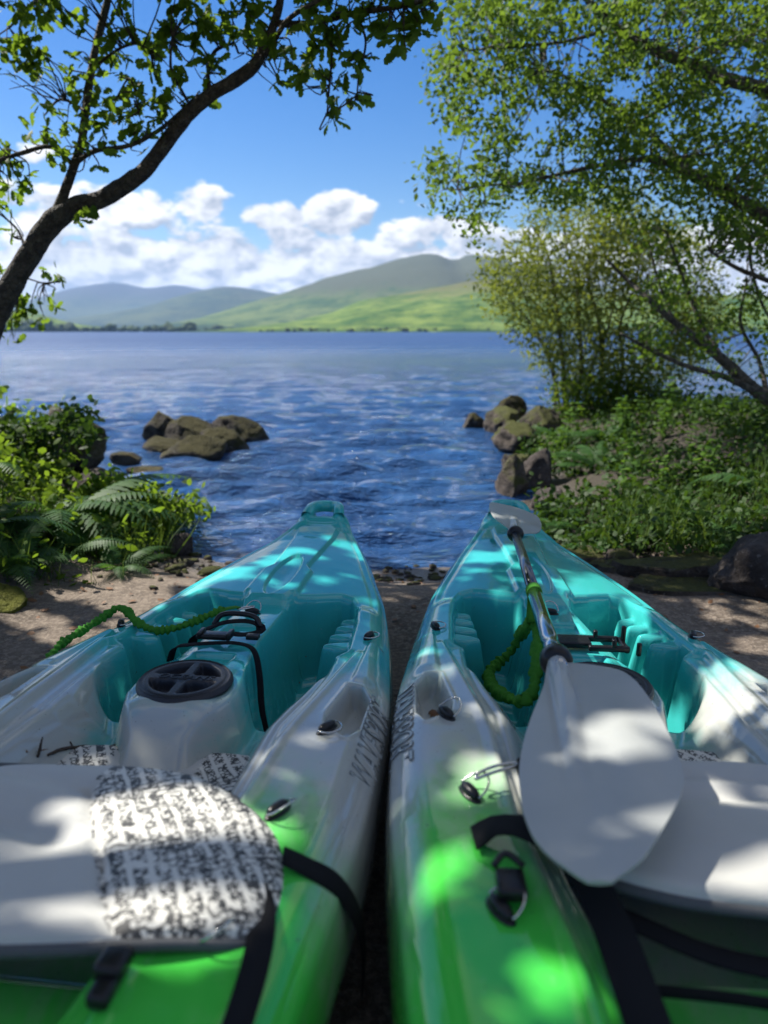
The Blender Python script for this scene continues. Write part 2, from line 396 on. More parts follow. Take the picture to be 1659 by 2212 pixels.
def rock_mat(name, c1, c2, moss, mosscol=(.085, .085, .012), wet=True):
    b = mat(name); tc = b.n('ShaderNodeTexCoord').outputs['Object']; g = b.n('ShaderNodeNewGeometry')
    nz = b.n('ShaderNodeSeparateXYZ', ins={0: g.outputs['Normal']}).outputs[2]
    n = b.noise(tc, 5, 8, .65); c = b.mix(b.ss(n, .36, .64), c1, c2)
    sp = b.ss(b.noise(tc, 40, 4, .6), .6, .7); c = b.mix(b.m('MULTIPLY', sp, .4), c, (.32, .31, .29))
    mm = b.m('MULTIPLY', b.ss(b.m('ADD', b.m('MULTIPLY', nz, .35), b.noise(tc, 3.4, 5, .6)), 1.0-moss, 1.18-moss), .9)
    mc = b.mix(b.noise(tc, 30, 3), tuple(x*.55 for x in mosscol), tuple(x*1.5 for x in mosscol))
    c = b.mix(mm, c, mc)
    h = b.m('ADD', b.noise(tc, 7, 9, .75), b.m('MULTIPLY', b.noise(tc, 55, 5, .7), b.m('ADD', .25, b.m('MULTIPLY', mm, .5))))
    principled(b, c, .85, bump=h, bump_d=.07, spec=.25); return b.mat
M['rock'] = rock_mat('lake_rock', (.012, .010, .008), (.13, .11, .09), .40, (.062, .056, .012))
M['rock_bank'] = rock_mat('bank_rock', (.030, .024, .020), (.16, .13, .108), .36, (.09, .10, .02))
M['rock_dark'] = rock_mat('brown_boulder', (.055, .045, .040), (.12, .10, .09), .05)
M['rock_moss'] = rock_mat('mossy_rock', (.03, .03, .02), (.06, .05, .04), .80, (.17, .18, .015))

def ground_mat():
    b = mat('worn_gravel_slipway'); tc = b.n('ShaderNodeTexCoord').outputs['Object']
    sp = b.n('ShaderNodeSeparateXYZ', ins={0: tc})
    n = b.noise(tc, 2.2, 8, .65); f = b.noise(tc, 55, 6, .7); f2 = b.noise(tc, 240, 3, .6)
    c = b.mix(b.ss(n, .32, .68), (.085, .064, .046), (.21, .165, .125))
    c = b.mix(b.ss(f, .42, .66), c, (.29, .235, .18)); c = b.mix(b.m('MULTIPLY', b.ss(f2, .60, .70), .55), c, (.07, .055, .045))
    lit = b.ss(b.noise(tc, 17, 5, .7), .60, .68); c = b.mix(b.m('MULTIPLY', lit, .6), c, (.10, .068, .045))
    soil = b.m('MAXIMUM', b.ss(b.m('ABSOLUTE', sp.outputs[0]), 1.25, 1.9), b.m('MULTIPLY', b.ss(sp.outputs[0], .7, 1.0), b.ss(sp.outputs[1], 3.35, 3.8)))
    c = b.mix(soil, c, b.mix(f, (.022, .018, .012), (.075, .060, .040)))
    wet = b.ss(sp.outputs[2], -.02, -.10); c = b.mix(b.m('MULTIPLY', wet, .65), c, (.045, .035, .028))
    rg = b.m('SUBTRACT', .92, b.m('MULTIPLY', wet, .55))
    h = b.m('ADD', b.m('ADD', b.noise(tc, 14, 8, .7), b.m('MULTIPLY', f, .5)), b.m('MULTIPLY', f2, .25))
    principled(b, c, rg, bump=h, bump_d=.022); return b.mat
M['ground'] = ground_mat()
def water_mat():
    b = mat('lake_water'); tc = b.n('ShaderNodeTexCoord').outputs['Object']
    def st(sx, sy, r): return b.n('ShaderNodeMapping', ins={'Vector': tc, 'Scale': (sx, sy, 1), 'Rotation': (0, 0, r)}).outputs[0]
    h = b.m('ADD', b.m('MULTIPLY', b.noise(st(.38, 1.0, .12), 3.4, 5, .60, .1), .42), b.m('MULTIPLY', b.noise(st(.4, 1, -.12), 1.3, 3, .5, .1), .60))
    h = b.m('ADD', h, b.m('MULTIPLY', b.noise(st(.5, 1, .2), 11.0, 5, .65, .2), .13))
    h = b.m('ADD', h, b.m('MULTIPLY', b.noise(st(.4, 1, .1), .16, 3, .5, .3), 2.2))
    gust = b.noise(st(.25, 1, .05), .035, 4, .6)
    c = b.mix(gust, (.011, .046, .135), (.022, .074, .20))
    rgh = b.ss(b.n('ShaderNodeVectorMath', operation='LENGTH', ins={0: tc}).outputs['Value'], 5, 110, .05, .58)
    p = principled(b, c, rgh, ior=1.333, bump=h, bump_d=.55)
    # chop too fine for the mesh farther out: slopes straight from noise
    cn = b.n('ShaderNodeTexNoise', ins={'Vector': st(.35, 1, .1), 'Scale': 1.6, 'Detail': 3.0, 'Roughness': .6}).outputs['Color']
    sl = b.n('ShaderNodeVectorMath', operation='SUBTRACT', ins={0: cn, 1: (.5, .5, .5)}).outputs[0]
    sl = b.n('ShaderNodeVectorMath', operation='MULTIPLY', ins={0: sl, 1: (1, 1, 0)}).outputs[0]
    dist = b.n('ShaderNodeVectorMath', operation='LENGTH', ins={0: tc}).outputs['Value']
    amt = b.ss(dist, 6, 60, .15, .9)
    sl = b.n('ShaderNodeVectorMath', operation='SCALE', ins={0: sl, 'Scale': amt}).outputs[0]
    bnode = p.inputs['Normal'].links[0].from_socket
    nn = b.n('ShaderNodeVectorMath', operation='NORMALIZE', ins={0: b.n('ShaderNodeVectorMath', operation='ADD', ins={0: bnode, 1: sl}).outputs[0]}).outputs[0]
    b.nt.links.new(nn, p.inputs['Normal'])
    return b.mat
M['water'] = water_mat()
def hill_mat(name, low, mid, heath, wood, woodamt, sc):
    b = mat(name); tc = b.n('ShaderNodeTexCoord').outputs['Object']; sp = b.n('ShaderNodeSeparateXYZ', ins={0: tc})
    n = b.noise(tc, 0.006*sc, 9, .72); f = b.noise(tc, 0.022*sc, 7, .75)
    c = b.mix(b.ss(n, .36, .62), low, mid)
    c = b.mix(b.m('MULTIPLY', b.ss(f, .5, .64), .7), c, tuple(x*.55 for x in low))
    hb = b.ss(b.m('ADD', b.m('MULTIPLY', sp.outputs[2], .0035*sc), b.m('MULTIPLY', n, .9)), .85, 1.25); c = b.mix(hb, c, heath)
    wz = b.m('ADD', b.m('MULTIPLY', sp.outputs[2], -.012*sc), b.m('MULTIPLY', b.noise(tc, .004*sc, 7, .7), 1.6))
    wm = b.ss(wz, 1.05-woodamt, 1.12-woodamt); c = b.mix(b.m('MULTIPLY', wm, .9), c, b.mix(f, wood, tuple(x*1.9 for x in wood)))
    principled(b, c, .95, spec=.1, bump=b.m('ADD', f, b.m('MULTIPLY', wm, .4)), bump_d=9.0/sc); return b.mat
M['hill_near'] = hill_mat('near_hillside', (.034, .090, .016), (.165, .225, .045), (.12, .12, .05), (.014, .038, .010), .38, 3.0)
M['hill_mid'] = hill_mat('middle_hillside', (.034, .078, .024), (.125, .165, .050), (.075, .085, .048), (.010, .030, .014), .62, 1.6)
M['hill_far'] = hill_mat('far_hillside', (.036, .062, .042), (.085, .11, .055), (.05, .055, .055), (.012, .028, .022), .55, .8)
M['far_wood'] = leaf_mat('far_tree_foliage', (.024, .05, .015), (.05, .09, .025), .2, .8)
M['twig'] = simple('dead_twig', (.055, .038, .026), .85, nscale=80)
M['dead_leaf'] = simple('dead_leaf_brown', (.16, .075, .03), .7, nscale=60)
M['debris'] = simple('rotting_leaf', (.075, .055, .02), .6, nscale=60)

# ================================================================== SETTING
WATER_Z = -0.12
SHORE = [(-60, 10), (-12, 9.0), (-6, 8.0), (-3.7, 7.4), (-2.75, 6.7), (-2.45, 6.1), (-2.2, 5.2), (-1.6, 4.5), (-1.15, 3.9), (-.7, 3.62), (0, 3.6), (.55, 3.66),
         (.80, 4.3), (.92, 4.9), (1.02, 5.6), (1.15, 6.6), (1.30, 7.6), (1.45, 8.8), (1.65, 10.0), (2.2, 11.2), (3.0, 11.4), (3.7, 9.8), (4.6, 9.2), (7, 9.0), (12, 10), (60, 12),
         (60, -60), (-60, -60)]
def land_height(x, y):
    d = poly_sdf(x, y, SHORE)
    z = np.where(d > 0, WATER_Z+np.minimum(.13*sstep(d, 0, .75)+.0*d, .13), WATER_Z+d*.45)
    z = np.maximum(z, -1.4)
    bank = .26*sstep(-x, 1.25, 2.3)*sstep(d, .1, .9)+.17*sstep(x-.18*(y-3), 1.15, 2.3)*sstep(d, .15, .9)*sstep(y, 2.4, 3.2)
    bank += .05*sstep(x, 1.6, 2.4)*sstep(d, .1, .9)
    z = z+bank+.25*sstep(d, 3, 12)+1.2*sstep(d, 10, 50)
    z += .012*np.sin(x*3.1+1.3*np.sin(y*2.3))*np.cos(y*2.7+x)*sstep(d, 0, .4)
    z += .02*np.sin(x*7.1+y*3.3)*np.sin(y*6.1-x*2)*sstep(np.abs(x), 1.3, 1.8)
    return z
def zland(x, y): return float(land_height(np.array([float(x)]), np.array([float(y)]))[0])
def build_ground():
    g = np.unique(np.r_[np.linspace(-60, -8, 22), np.linspace(-8, -3, 32), np.linspace(-3, 3, 150), np.linspace(3, 8, 32), np.linspace(8, 60, 22)])
    h = np.unique(np.r_[np.linspace(-60, -6, 18), np.linspace(-6, 0, 20), np.linspace(0, 6, 150), np.linspace(6, 14, 60), np.linspace(14, 40, 12)])
    X, Y = np.meshgrid(g, h); Z = land_height(X, Y)
    o = mesh_obj('ground', np.stack([X, Y, Z], -1).reshape(-1, 3), grid_faces(len(h), len(g)), M['ground']); tag(o, kind='structure')
build_ground()

def build_water():
    k = 1.0115
    r = [2.6]
    while r[-1] < 90: r.append(r[-1]*k)
    while r[-1] < 7800: r.append(r[-1]*1.09)
    r = np.array(r); a = np.unique(np.r_[np.radians(np.linspace(-88, -34, 50)), np.radians(np.linspace(-34, 34, 620)), np.radians(np.linspace(34, 88, 50))])
    A, R = np.meshgrid(a, r); X = R*np.sin(A); Y = R*np.cos(A)
    Z = np.zeros_like(X); rr = np.random.default_rng(3)
    for i in range(58):
        lam = .12*(1.055**i) if i < 46 else .25+rr.random()*.5
        th = rr.normal(-PI/2+.15, .38); kk = 2*PI/lam; ph = rr.random()*6.28
        amp = .0125*lam**.75*(1 if lam < .8 else .55)
        q = kk*(X*math.cos(th)+Y*math.sin(th))+ph
        fade = sstep(lam/np.maximum(R*(k-1), 1e-3), 2.5, 6)
        wob = np.sin(q+.5*np.sin(q*.31+ph))
        Z += amp*fade*(wob+.28*np.cos(2*q))
    Z *= .25+.75*sstep(poly_sdf(X, Y, SHORE), 0, -1.2)
    Z *= 1-sstep(R, 60, 90)
    o = mesh_obj('water', np.stack([X, Y, Z+WATER_Z], -1).reshape(-1, 3), grid_faces(len(r), len(a)), M['water']); tag(o, kind='structure')
build_water()

def build_hill(name, sil, D0, D1, D2, m, seed, rough=.10, nx=170, ny=36):
    """ridge line given by its silhouette in the photo, built as land of real depth from the shore D0 up to the crest D1 and down to D2"""
    P = np.array([tuple(bY(a, b_, D1)) for a, b_ in sil]); xs = np.linspace(P[0, 0], P[-1, 0], nx)
    Hh = np.maximum(pchip(xs, P[:, 0], P[:, 2]), WATER_Z-3)
    ys = np.r_[np.linspace(0, 1, ny-10), 1+np.linspace(.1, 1, 10)]
    V = []
    for t in ys:
        prof = sstep(np.array([t]), -.25, 1.0)[0]*1.0 if t <= 1 else 1-(t-1)*.9
        prof = (prof-.104)/.896 if t <= 1 else prof
        Y = D0+(D1-D0)*t if t <= 1 else D1+(D2-D1)*(t-1)
        q = np.stack([xs*.004*1200/D1*1.2, np.full(nx, Y*.004*1200/D1*1.2), np.full(nx, seed)], -1)
        nn = fbm(q, 1.0, 5, .55)
        z = Hh*max(prof, 0)+nn*rough*np.abs(Hh)*(1-.75*abs(1-t)**1.0 if t < 1 else .4)*min(1, t*4)*(0.25 if t == 1 else 1)
        V.append(np.stack([xs*(Y/D1)**.35, np.full(nx, Y), np.where(t < .02, WATER_Z-2, z)], -1))
    o = mesh_obj(name, np.concatenate(V), grid_faces(len(ys), nx), m); tag(o, kind='structure'); return o
build_hill('hill', [(-900, 690), (-300, 668), (-50, 645), (100, 650), (140, 632), (200, 618), (255, 611), (320, 622), (380, 615), (430, 624), (520, 640), (700, 668), (1000, 690), (2600, 680)], 4200, 6200, 7300, M['hill_far'], 1.0)
build_hill('hill', [(-900, 713), (-100, 704), (130, 692), (250, 674), (350, 652), (420, 630), (500, 619), (560, 627), (640, 643), (760, 670), (1000, 700), (1300, 712)], 2900, 4100, 5000, M['hill_far'], 4.0)
build_hill('hill', [(300, 714), (400, 698), (480, 678), (560, 652), (640, 631), (720, 602), (800, 580), (880, 556), (935, 548), (980, 561), (1015, 552), (1070, 557), (1160, 590), (1400, 640), (1700, 640), (2300, 600), (2900, 640)], 1700, 2800, 3900, M['hill_mid'], 9.0)
build_hill('hill', [(480, 714), (560, 706), (640, 694), (720, 676), (790, 650), (860, 638), (950, 621), (1010, 609), (1080, 604), (1200, 628), (1400, 640), (1659, 640), (2200, 600), (2900, 650)], 850, 1350, 1900, M['hill_near'], 14.0, .07)
build_hill('headland', [(-1200, 690), (-400, 690), (-60, 668), (60, 672), (120, 690), (160, 700), (220, 706), (260, 712)], 1100, 1300, 1700, M['hill_near'], 20.0, .1, 90, 24)

def leaf_cloud(name, tmpl, faces, pos, nrm, size, m, parent=None, axis=None, aspect=None):
    """many little leaves as one mesh: template (k,3) in the x-y plane, its tip along +y"""
    pos = np.asarray(pos, float); n = len(pos); nrm = nrm/np.maximum(np.linalg.norm(nrm, axis=1), 1e-9)[:, None]
    ax = rng.normal(size=(n, 3)) if axis is None else axis
    ax = ax-nrm*(ax*nrm).sum(1)[:, None]; ax /= np.maximum(np.linalg.norm(ax, axis=1), 1e-9)[:, None]
    sx = np.cross(ax, nrm); T = np.asarray(tmpl, float)*np.ones((1, 3)); sz = np.broadcast_to(size, (n,))[:, None, None]
    V = pos[:, None]+sz*(T[None, :, 0:1]*sx[:, None]+T[None, :, 1:2]*ax[:, None]+T[None, :, 2:3]*nrm[:, None])
    k = len(T); Fc = (np.arange(n)[:, None, None]*k+np.asarray(faces)[None]).reshape(-1, len(faces[0]))
    return mesh_obj(name, V.reshape(-1, 3), Fc, m, parent, smooth=False)
OAK = [(0, -.05, 0), (.0, .25, .03), (.16, .22, -.02), (.22, .40, -.05), (.13, .46, 0), (.30, .64, -.07), (.18, .70, -.01), (.20, .88, -.06), (0, 1.0, -.10),
       (-.20, .88, -.06), (-.18, .70, -.01), (-.30, .64, -.07), (-.13, .46, 0), (-.22, .40, -.05), (-.16, .22, -.02), (0, .6, .03)]
OAKF = [(0, 2, 3, 1), (1, 3, 4, 15), (4, 5, 6, 15), (6, 7, 8, 15), (8, 9, 10, 15), (10, 11, 12, 15), (12, 13, 1, 15), (13, 14, 0, 1)]
OVAL = [(0, 0, 0), (.26, .32, -.05), (.24, .7, -.07), (0, 1, -.1), (-.24, .7, -.07), (-.26, .32, -.05), (0, .5, .02)]
OVALF = [(0, 1, 2, 6), (6, 2, 3, 4), (0, 6, 4, 5)]
LANCE = [(0, 0, 0), (.20, .42, -.02), (0, 1, -.12), (-.20, .42, -.02)]
LANCEF = [(0, 1, 2, 3)]

# ================================================================== THE KAYAK
VK = [-.03, 0, .06, .14, .22, .38, .55, .75, 1.0, 1.25, 1.5, 1.8, 2.1, 2.3, 2.6, 2.8, 2.9, 2.93]
WK = [.040, .066, .098, .138, .172, .222, .266, .317, .357, .386, .407, .412, .394, .374, .296, .19, .08, .04]
ZSV = [-.03, .05, .15, .25, .55, .9, 1.1, 1.3, 1.7, 2.2, 2.6, 2.93]
ZSK = [.385, .392, .362, .340, .328, .314, .324, .345, .386, .400, .40, .42]
ZBV = [-.03, .02, .10, .22, .45, .8, 2.2, 2.6, 2.85, 2.93]
ZBK = [.345, .30, .17, .075, .035, .015, .02, .06, .2, .34]
CRN_V = [-.03, .1, .3, .6, .85, 1.1, 1.5, 2.2, 2.7, 2.93]
CRN_K = [.004, .012, .026, .034, .040, .030, .012, .010, .02, .01]
RIM = [(0, .862), (.05, .860), (.064, .822), (.09, .818), (.126, .806), (.162, .785), (.196, .768), (.228, .778), (.252, .83), (.262, .90), (.268, .96), (.280, 1.185), (.256, 1.200),
       (.257, 1.31), (.245, 1.45), (.226, 1.59), (.226, 1.75), (.222, 1.9), (.19, 2.10), (.17, 2.3), (.15, 2.6), (.09, 2.68), (0, 2.70)]
RIMP = RIM+[(-x, v) for x, v in RIM[::-1]]
POCK = [(.320, 1.405), (.304, 1.57), (.309, 1.61), (.355, 1.655), (.372, 1.61), (.371, 1.46), (.347, 1.41)]
def wbeam(v): return pchip(v, VK, WK)
def deck_z(x, v):
    """height of the moulded top skin at local x, v (v = metres aft of the bow)"""
    s = np.abs(x); w = wbeam(v); zs = pchip(v, ZSV, ZSK)
    d = zs+pchip(v, CRN_V, CRN_K)*(1-np.clip(s/w, 0, 1)**2.2)
    # raised middle band on the fore deck with a jog in its edge
    bw = np.interp(v, [.12, .16, .37, .58, .62, .82, .87], [.040, .072, .062, .053, .074, .074, .074])
    e = bw-s; band = sstep(e, -.008, .004)*sstep(v, .10, .15)
    fore = sstep(v, .90, .80)
    d = d+fore*sstep(v, .10, .16)*(-.013)*(1-band)*sstep(w-s, .018, .040)
    # oval dish on the band
    q = np.sqrt((s/.039)**2+((v-.662)/.195)**2); d = d-.011*sstep(q, 1.0, .86)-.004*sstep(q, .9, .0)
    # narrow ring behind the bow slot
    q = np.sqrt((s/.060)**2+((v-.108)/.016)**2); d = d+.0035*np.exp(-((q-1)/.14)**2)
    # bow: raised shoulders beside the hand slot
    d = d+.030*sstep(v, .10, .03)*sstep(s, .030, .050)-.012*sstep(v, .085, .045)*sstep(s, .05, .035)
    # ridge beside the cockpit and pad on the shoulder
    rx = np.interp(v, [1.19, 1.37, 1.68, 1.95, 2.2], [.300, .279, .244, .236, .205])
    aft = sstep(v, 1.18, 1.21)
    d = d-aft*.016*sstep(rx-s, -.006, .010)+aft*.004*np.exp(-((s-rx-.008)/.010)**2)
    fac = sstep(s, .318, .326)*sstep(v, 1.11, 1.125+0*v)*sstep(v, 1.42, 1.36)*sstep(w-s, .012, .03); d = d+.006*fac
    d = d-.034*np.clip(1-(w-s)/.055, 0, 1)**2.0
    # pockets
    pk = poly_sdf(s, v, POCK); d = d-.052*sstep(pk, -.001, .013)+.003*np.exp(-(pk/.006)**2)
    # cockpit basin
    f = poly_sdf(x, v, RIMP)
    vend = 1.415-.09*np.clip(np.abs(s-.160)/.085, 0, 1.3)**2.2
    foot = sstep(vend-v, -.03, .012)
    floor = .095+.012*np.maximum(0, np.sin((v+.55*(s-.1))*2*PI/.085))*sstep(s, .245, .19)*sstep(v, .80, .86)*sstep(v, 1.36, 1.28)
    seat = np.interp(v, [1.36, 1.5, 1.8, 2.05, 2.12, 2.7], [.278, .262, .25, .25, .325, .335])
    floor = floor*foot+seat*(1-foot)
    ww = .034*foot+(1-foot)*np.interp(v, [1.38, 1.5, 1.85, 2.1], [.06, .105, .09, .045])
    k = np.clip(f/ww, 0, 1); k = k*k*(3-2*k)
    k = np.where(f > 0, k, 0); base = d*(1-k)+floor*k-.006*np.exp(-((f-.0)/.005)**2)*(f > -.006)
    # foot-brace steps along the outer walls
    fin = np.full(np.shape(base), -1.0)
    for i, v0 in enumerate((.848, .928, 1.018, 1.108)):
        top = .285+.012*i; hw = .004+.019*np.clip((s-.176)/.06, 0, 1)
        m_ = sstep(np.abs(v-v0)-hw, .007, -.002)
        prof = floor+(top-floor)*np.clip((s-.172)/.036, 0, 1)**.8
        prof = np.minimum(prof, top+.012-.30*np.maximum(0, .262-s)-.9*np.maximum(0, np.abs(v-v0)-.004))
        fin = np.maximum(fin, floor+(prof-floor)*m_)
    base = np.where((f > .004) & (v < 1.2) & (v > .8), np.maximum(base, np.minimum(fin, d-.012)), base)
    # centre hump with hatch
    hw = np.interp(v, [.80, .86, 1.16, 1.30, 1.40, 1.458, 1.50, 1.54, 1.575, 1.60], [.062, .064, .072, .086, .102, .107, .104, .090, .070, .055])
    hz = np.interp(v, [.80, .865, .885, 1.08, 1.30, 1.37, 1.56, 1.62], [.345, .345, .327, .345, .362, .372, .378, .375])
    hz = hz-.010*np.clip(s/.08, 0, 1)**4
    hwall = np.interp(v, [.9, 1.4, 1.5, 1.6], [.042, .036, .036, .05])
    kh = np.clip((hw-s+.004)/hwall+1.0-.010/hwall*0-.25, 0, 1); kh = kh*kh*(3-2*kh)
    kh = kh*sstep(v, 1.69, 1.535)
    for v0, hl, wx in ((1.085, .042, .040), (1.325, .040, .044)):
        dd = np.maximum(np.abs(v-v0)-hl, s-wx); hz = hz-.014*sstep(dd, .004, -.006)
    hz = hz-.035*sstep(np.sqrt(x*x+(v-1.458)**2), .086, .077)
    hump = base+(hz-base)*kh
    z = np.where(f > 0, np.maximum(base, hump), base)
    return z
def build_kayak_mesh():
    v = np.unique(np.r_[np.linspace(-.03, .15, 60), np.linspace(.15, .74, 120), np.linspace(.74, 1.70, 330), np.linspace(1.70, 2.2, 110), np.linspace(2.2, 2.93, 60)])
    nu = 251; u = np.linspace(-1, 1, nu)
    U, Vv = np.meshgrid(u, v); w = wbeam(Vv); X = U*w
    Z = deck_z(X, Vv)
    # smooth very slightly so moulded edges get a radius
    for _ in range(2):
        Zp = Z.copy(); Zp[1:-1, 1:-1] = .5*Z[1:-1, 1:-1]+.125*(Z[2:, 1:-1]+Z[:-2, 1:-1]+Z[1:-1, 2:]+Z[1:-1, :-2]); Z = Zp
    nh = 18; tau = (np.linspace(0, 1, nh+1)[1:])**1.1
    w1 = wbeam(v); zb = pchip(v, ZBV, ZBK); zeR = Z[:, -1]; zeL = Z[:, 0]
    def side(sgn, ze):
        xx = w1[:, None]*(1-.42*tau[None]**2.6)+.013*np.sin(PI*np.clip(tau*1.25, 0, 1))[None]*np.clip(w1/.2, 0, 1)[:, None]
        xx = xx+.0035*np.exp(-((tau-.30)/.03)**2)[None]*np.clip(w1/.2, 0, 1)[:, None]
        zz = ze[:, None]+(zb-ze)[:, None]*tau[None]**1.0
        return sgn*xx, zz
    xr, zr = side(1, zeR); xl, zl = side(-1, zeL)
    n = len(v)
    XX = np.concatenate([np.zeros((n, 1)), xl[:, ::-1], X, xr, np.zeros((n, 1))], 1)
    ZZ = np.concatenate([(zb-.004)[:, None], zl[:, ::-1], Z, zr, (zb-.004)[:, None]], 1)
    YY = np.repeat(-v[:, None], XX.shape[1], 1)
    nc = XX.shape[1]
    Fc = grid_faces(n, nc)[:, ::-1]
    Vt = np.stack([XX, YY, ZZ], -1).reshape(-1, 3)
    # close bow and stern
    capV = np.array([[0, .036, .365], [0, -2.936, .37]]); base = len(Vt)
    c0 = np.arange(nc-1); b0 = (n-1)*nc
    cap1 = np.stack([c0, c0+1, np.full(nc-1, base), np.full(nc-1, base)], 1); cap2 = np.stack([b0+c0+1, b0+c0, np.full(nc-1, base+1), np.full(nc-1, base+1)], 1)
    me = bpy.data.meshes.new('hull')
    Vt = np.concatenate([Vt, capV]); tri = np.concatenate([cap1[:, :3], cap2[:, :3]])
    me.vertices.add(len(Vt)); me.vertices.foreach_set('co', Vt.astype(np.float32).ravel())
    nq, ntri = len(Fc), len(tri)
    me.loops.add(nq*4+ntri*3); me.loops.foreach_set('vertex_index', np.r_[Fc.ravel(), tri.ravel()].astype(np.int32))
    me.polygons.add(nq+ntri)
    me.polygons.foreach_set('loop_start', np.r_[np.arange(nq)*4, nq*4+np.arange(ntri)*3].astype(np.int32))
    me.polygons.foreach_set('loop_total', np.r_[np.full(nq, 4), np.full(ntri, 3)].astype(np.int32))
    me.update(calc_edges=True); me.validate()
    me.polygons.foreach_set('use_smooth', np.ones(nq+ntri, bool)); me.materials.append(M['hull'])
    return me
HULL_ME = build_kayak_mesh()
def dz(x, v): return float(deck_z(np.array([float(x)]), np.array([float(v)]))[0])
def hull_side(v, tau):
    w = float(wbeam(np.array([v]))[0]); zb = float(pchip(np.array([v]), ZBV, ZBK)[0]); ze = dz(w, v)
    xx = w*(1-.42*tau**2.6)+.013*math.sin(PI*min(1, tau*1.25))
    return xx, ze+(zb-ze)*tau

def text_mesh(body, size, shear=0.0, outline=None, extrude=0.0):
    cu = bpy.data.curves.new('t', 'FONT'); cu.body = body; cu.size = size; cu.shear = shear; cu.align_x = 'CENTER'; cu.align_y = 'CENTER'
    cu.resolution_u = 3
    if outline: cu.fill_mode = 'NONE'; cu.bevel_depth = outline; cu.bevel_resolution = 0
    cu.extrude = extrude
    o = bpy.data.objects.new('t', cu); C.objects.link(o); bpy.context.view_layer.update()
    me = o.to_mesh(); V = np.array([v.co[:] for v in me.vertices]); Fc = [tuple(p.vertices) for p in me.polygons]
    o.to_mesh_clear(); bpy.data.objects.remove(o); bpy.data.curves.remove(cu); return V, Fc

def pad_eye(parent, x, v, ang=0.0, ring_up=True, zoff=0.0):
    z = dz(x, v)+zoff; ca, sa = math.cos(ang), math.sin(ang); R = np.array([[ca, -sa, 0], [sa, ca, 0], [0, 0, 1]])
    A = merge([ellipsoid((0, 0, .007), (.0085, .020, .009), 14, 8, p=.8), ellipsoid((0, 0, .002), (.011, .025, .004), 14, 6)])
    o = mesh_obj('pad_eye', A[0]@R.T+np.array([x, -v, z]), A[1], M['black'], parent)
    t = np.linspace(0, PI, 14); rp = np.stack([.026*np.sin(t)**.8, .022*np.cos(t), .009+(.018*np.sin(t) if ring_up else .001*np.sin(t))], -1)
    Vr, Fr = tube(np.r_[rp, [[0, -.022, .009]]], .0016, 6, 30)
    mesh_obj('ring', Vr@R.T+np.array([x, -v, z]), Fr, M['steel'], o)
    return o
def hatch_cover(parent):
    nr, na = 46, 120; r = np.linspace(0.0005, 1, nr)**.9*.0935; th = np.arange(na)*2*PI/na
    Rr, T = np.meshgrid(r, th, indexing='ij'); X = Rr*np.cos(T); Y = Rr*np.sin(T)
    z = .009-.007*sstep(Rr, .087, .0935)-.0025*sstep(Rr, .078, .080)*sstep(Rr, .088, .086)
    well = sstep(Rr, .020, .027)*sstep(Rr, .070, .063)*sstep(np.abs(Y), .011, .016)*sstep(np.abs(X), .008, .013)
    z = z-.026*well
    Vt = np.stack([X, Y, z], -1).reshape(-1, 3); Fc = [tuple(f) for f in grid_faces(nr, na, True)]
    Fc.append(tuple(range(na)))
    e0 = (nr-1)*na; low = Vt[e0:e0+na].copy(); low[:, 2] = -.003; low[:, :2] *= 1.006; n0 = len(Vt)
    Vt = np.concatenate([Vt, low]); Fc += [(e0+i, n0+i, n0+(i+1) % na, e0+(i+1) % na) for i in range(na)]
    Fc = [f[::-1] if len(f) == 4 and i < (nr-1)*na else f for i, f in enumerate(Fc)]
    o = mesh_obj('hatch_cover', Vt, Fc, M['rubber'], parent); o.location = (0, -1.458, .3735)
    Vx, Fx = text_mesh('OCEANS', .025, .25, None, .0012); Vx[:, 2] += .0094
    Vx[:, 0] *= 1.15
    mesh_obj('lettering', Vx, Fx, M['rubber_text'], o, smooth=False)
    return o
def carry_handle(parent):
    P = [(-.062, -.075, .392), (-.056, -.035, .408), (-.046, .004, .414), (-.022, .026, .415), (.022, .026, .415), (.046, .004, .414), (.056, -.035, .408), (.062, -.075, .392)]
    Q = spline(P, 40); T, N, B = frames(Q); up = np.array([0, 0, 1.0]); Bn = np.cross(T, up); Bn /= np.linalg.norm(Bn, axis=1)[:, None]
    th = np.arange(12)*2*PI/12; f = lambda q: np.sign(q)*np.abs(q)**.7
    V = (Q[:, None]+.021*f(np.cos(th))[None, :, None]*Bn[:, None]+.022*f(np.sin(th))[None, :, None]*up).reshape(-1, 3)
    mesh_obj('carry_handle', V, [tuple(f_) for f_ in grid_faces(40, 12, True)], M['hull'], parent)
def shoulder(v, a):
    """point on the rounded gunwale: a > 0 inboard of the deck edge, a < 0 down the flank"""
    if a >= 0:
        x = float(wbeam(np.array([v]))[0])-a; return x, dz(x, v)
    return hull_side(v, -a/.33)
def lettering_sides(parent):
    for sgn in (1, -1):
        host = None
        for outline in (None, .0007):
            V, Fc = text_mesh('WAVESPORT', .066, .30, outline)
            V[:, 0] *= .315/(V[:, 0].max()-V[:, 0].min()); yc = (V[:, 1].max()+V[:, 1].min())/2; out = []
            for x, y, z in V:
                vv = 1.612-sgn*x; a = .013+(y-yc)*.92
                xa, za = shoulder(vv, a); xb, zb_ = shoulder(vv, a-.004); xc, zc_ = shoulder(vv, a+.004)
                n = Vector((-(zb_-zc_), 0, xb-xc)).normalized(); n = Vector((abs(n.x), 0, abs(n.z))); h = .0022+(z if outline else 0)
                out.append((sgn*(xa+n.x*h), -vv, za+n.z*h))
            o = mesh_obj('lettering' if host is None else 'outline', out, Fc, M['print_fill'] if outline is None else M['print_dark'], parent if host is None else host, smooth=False); host = o
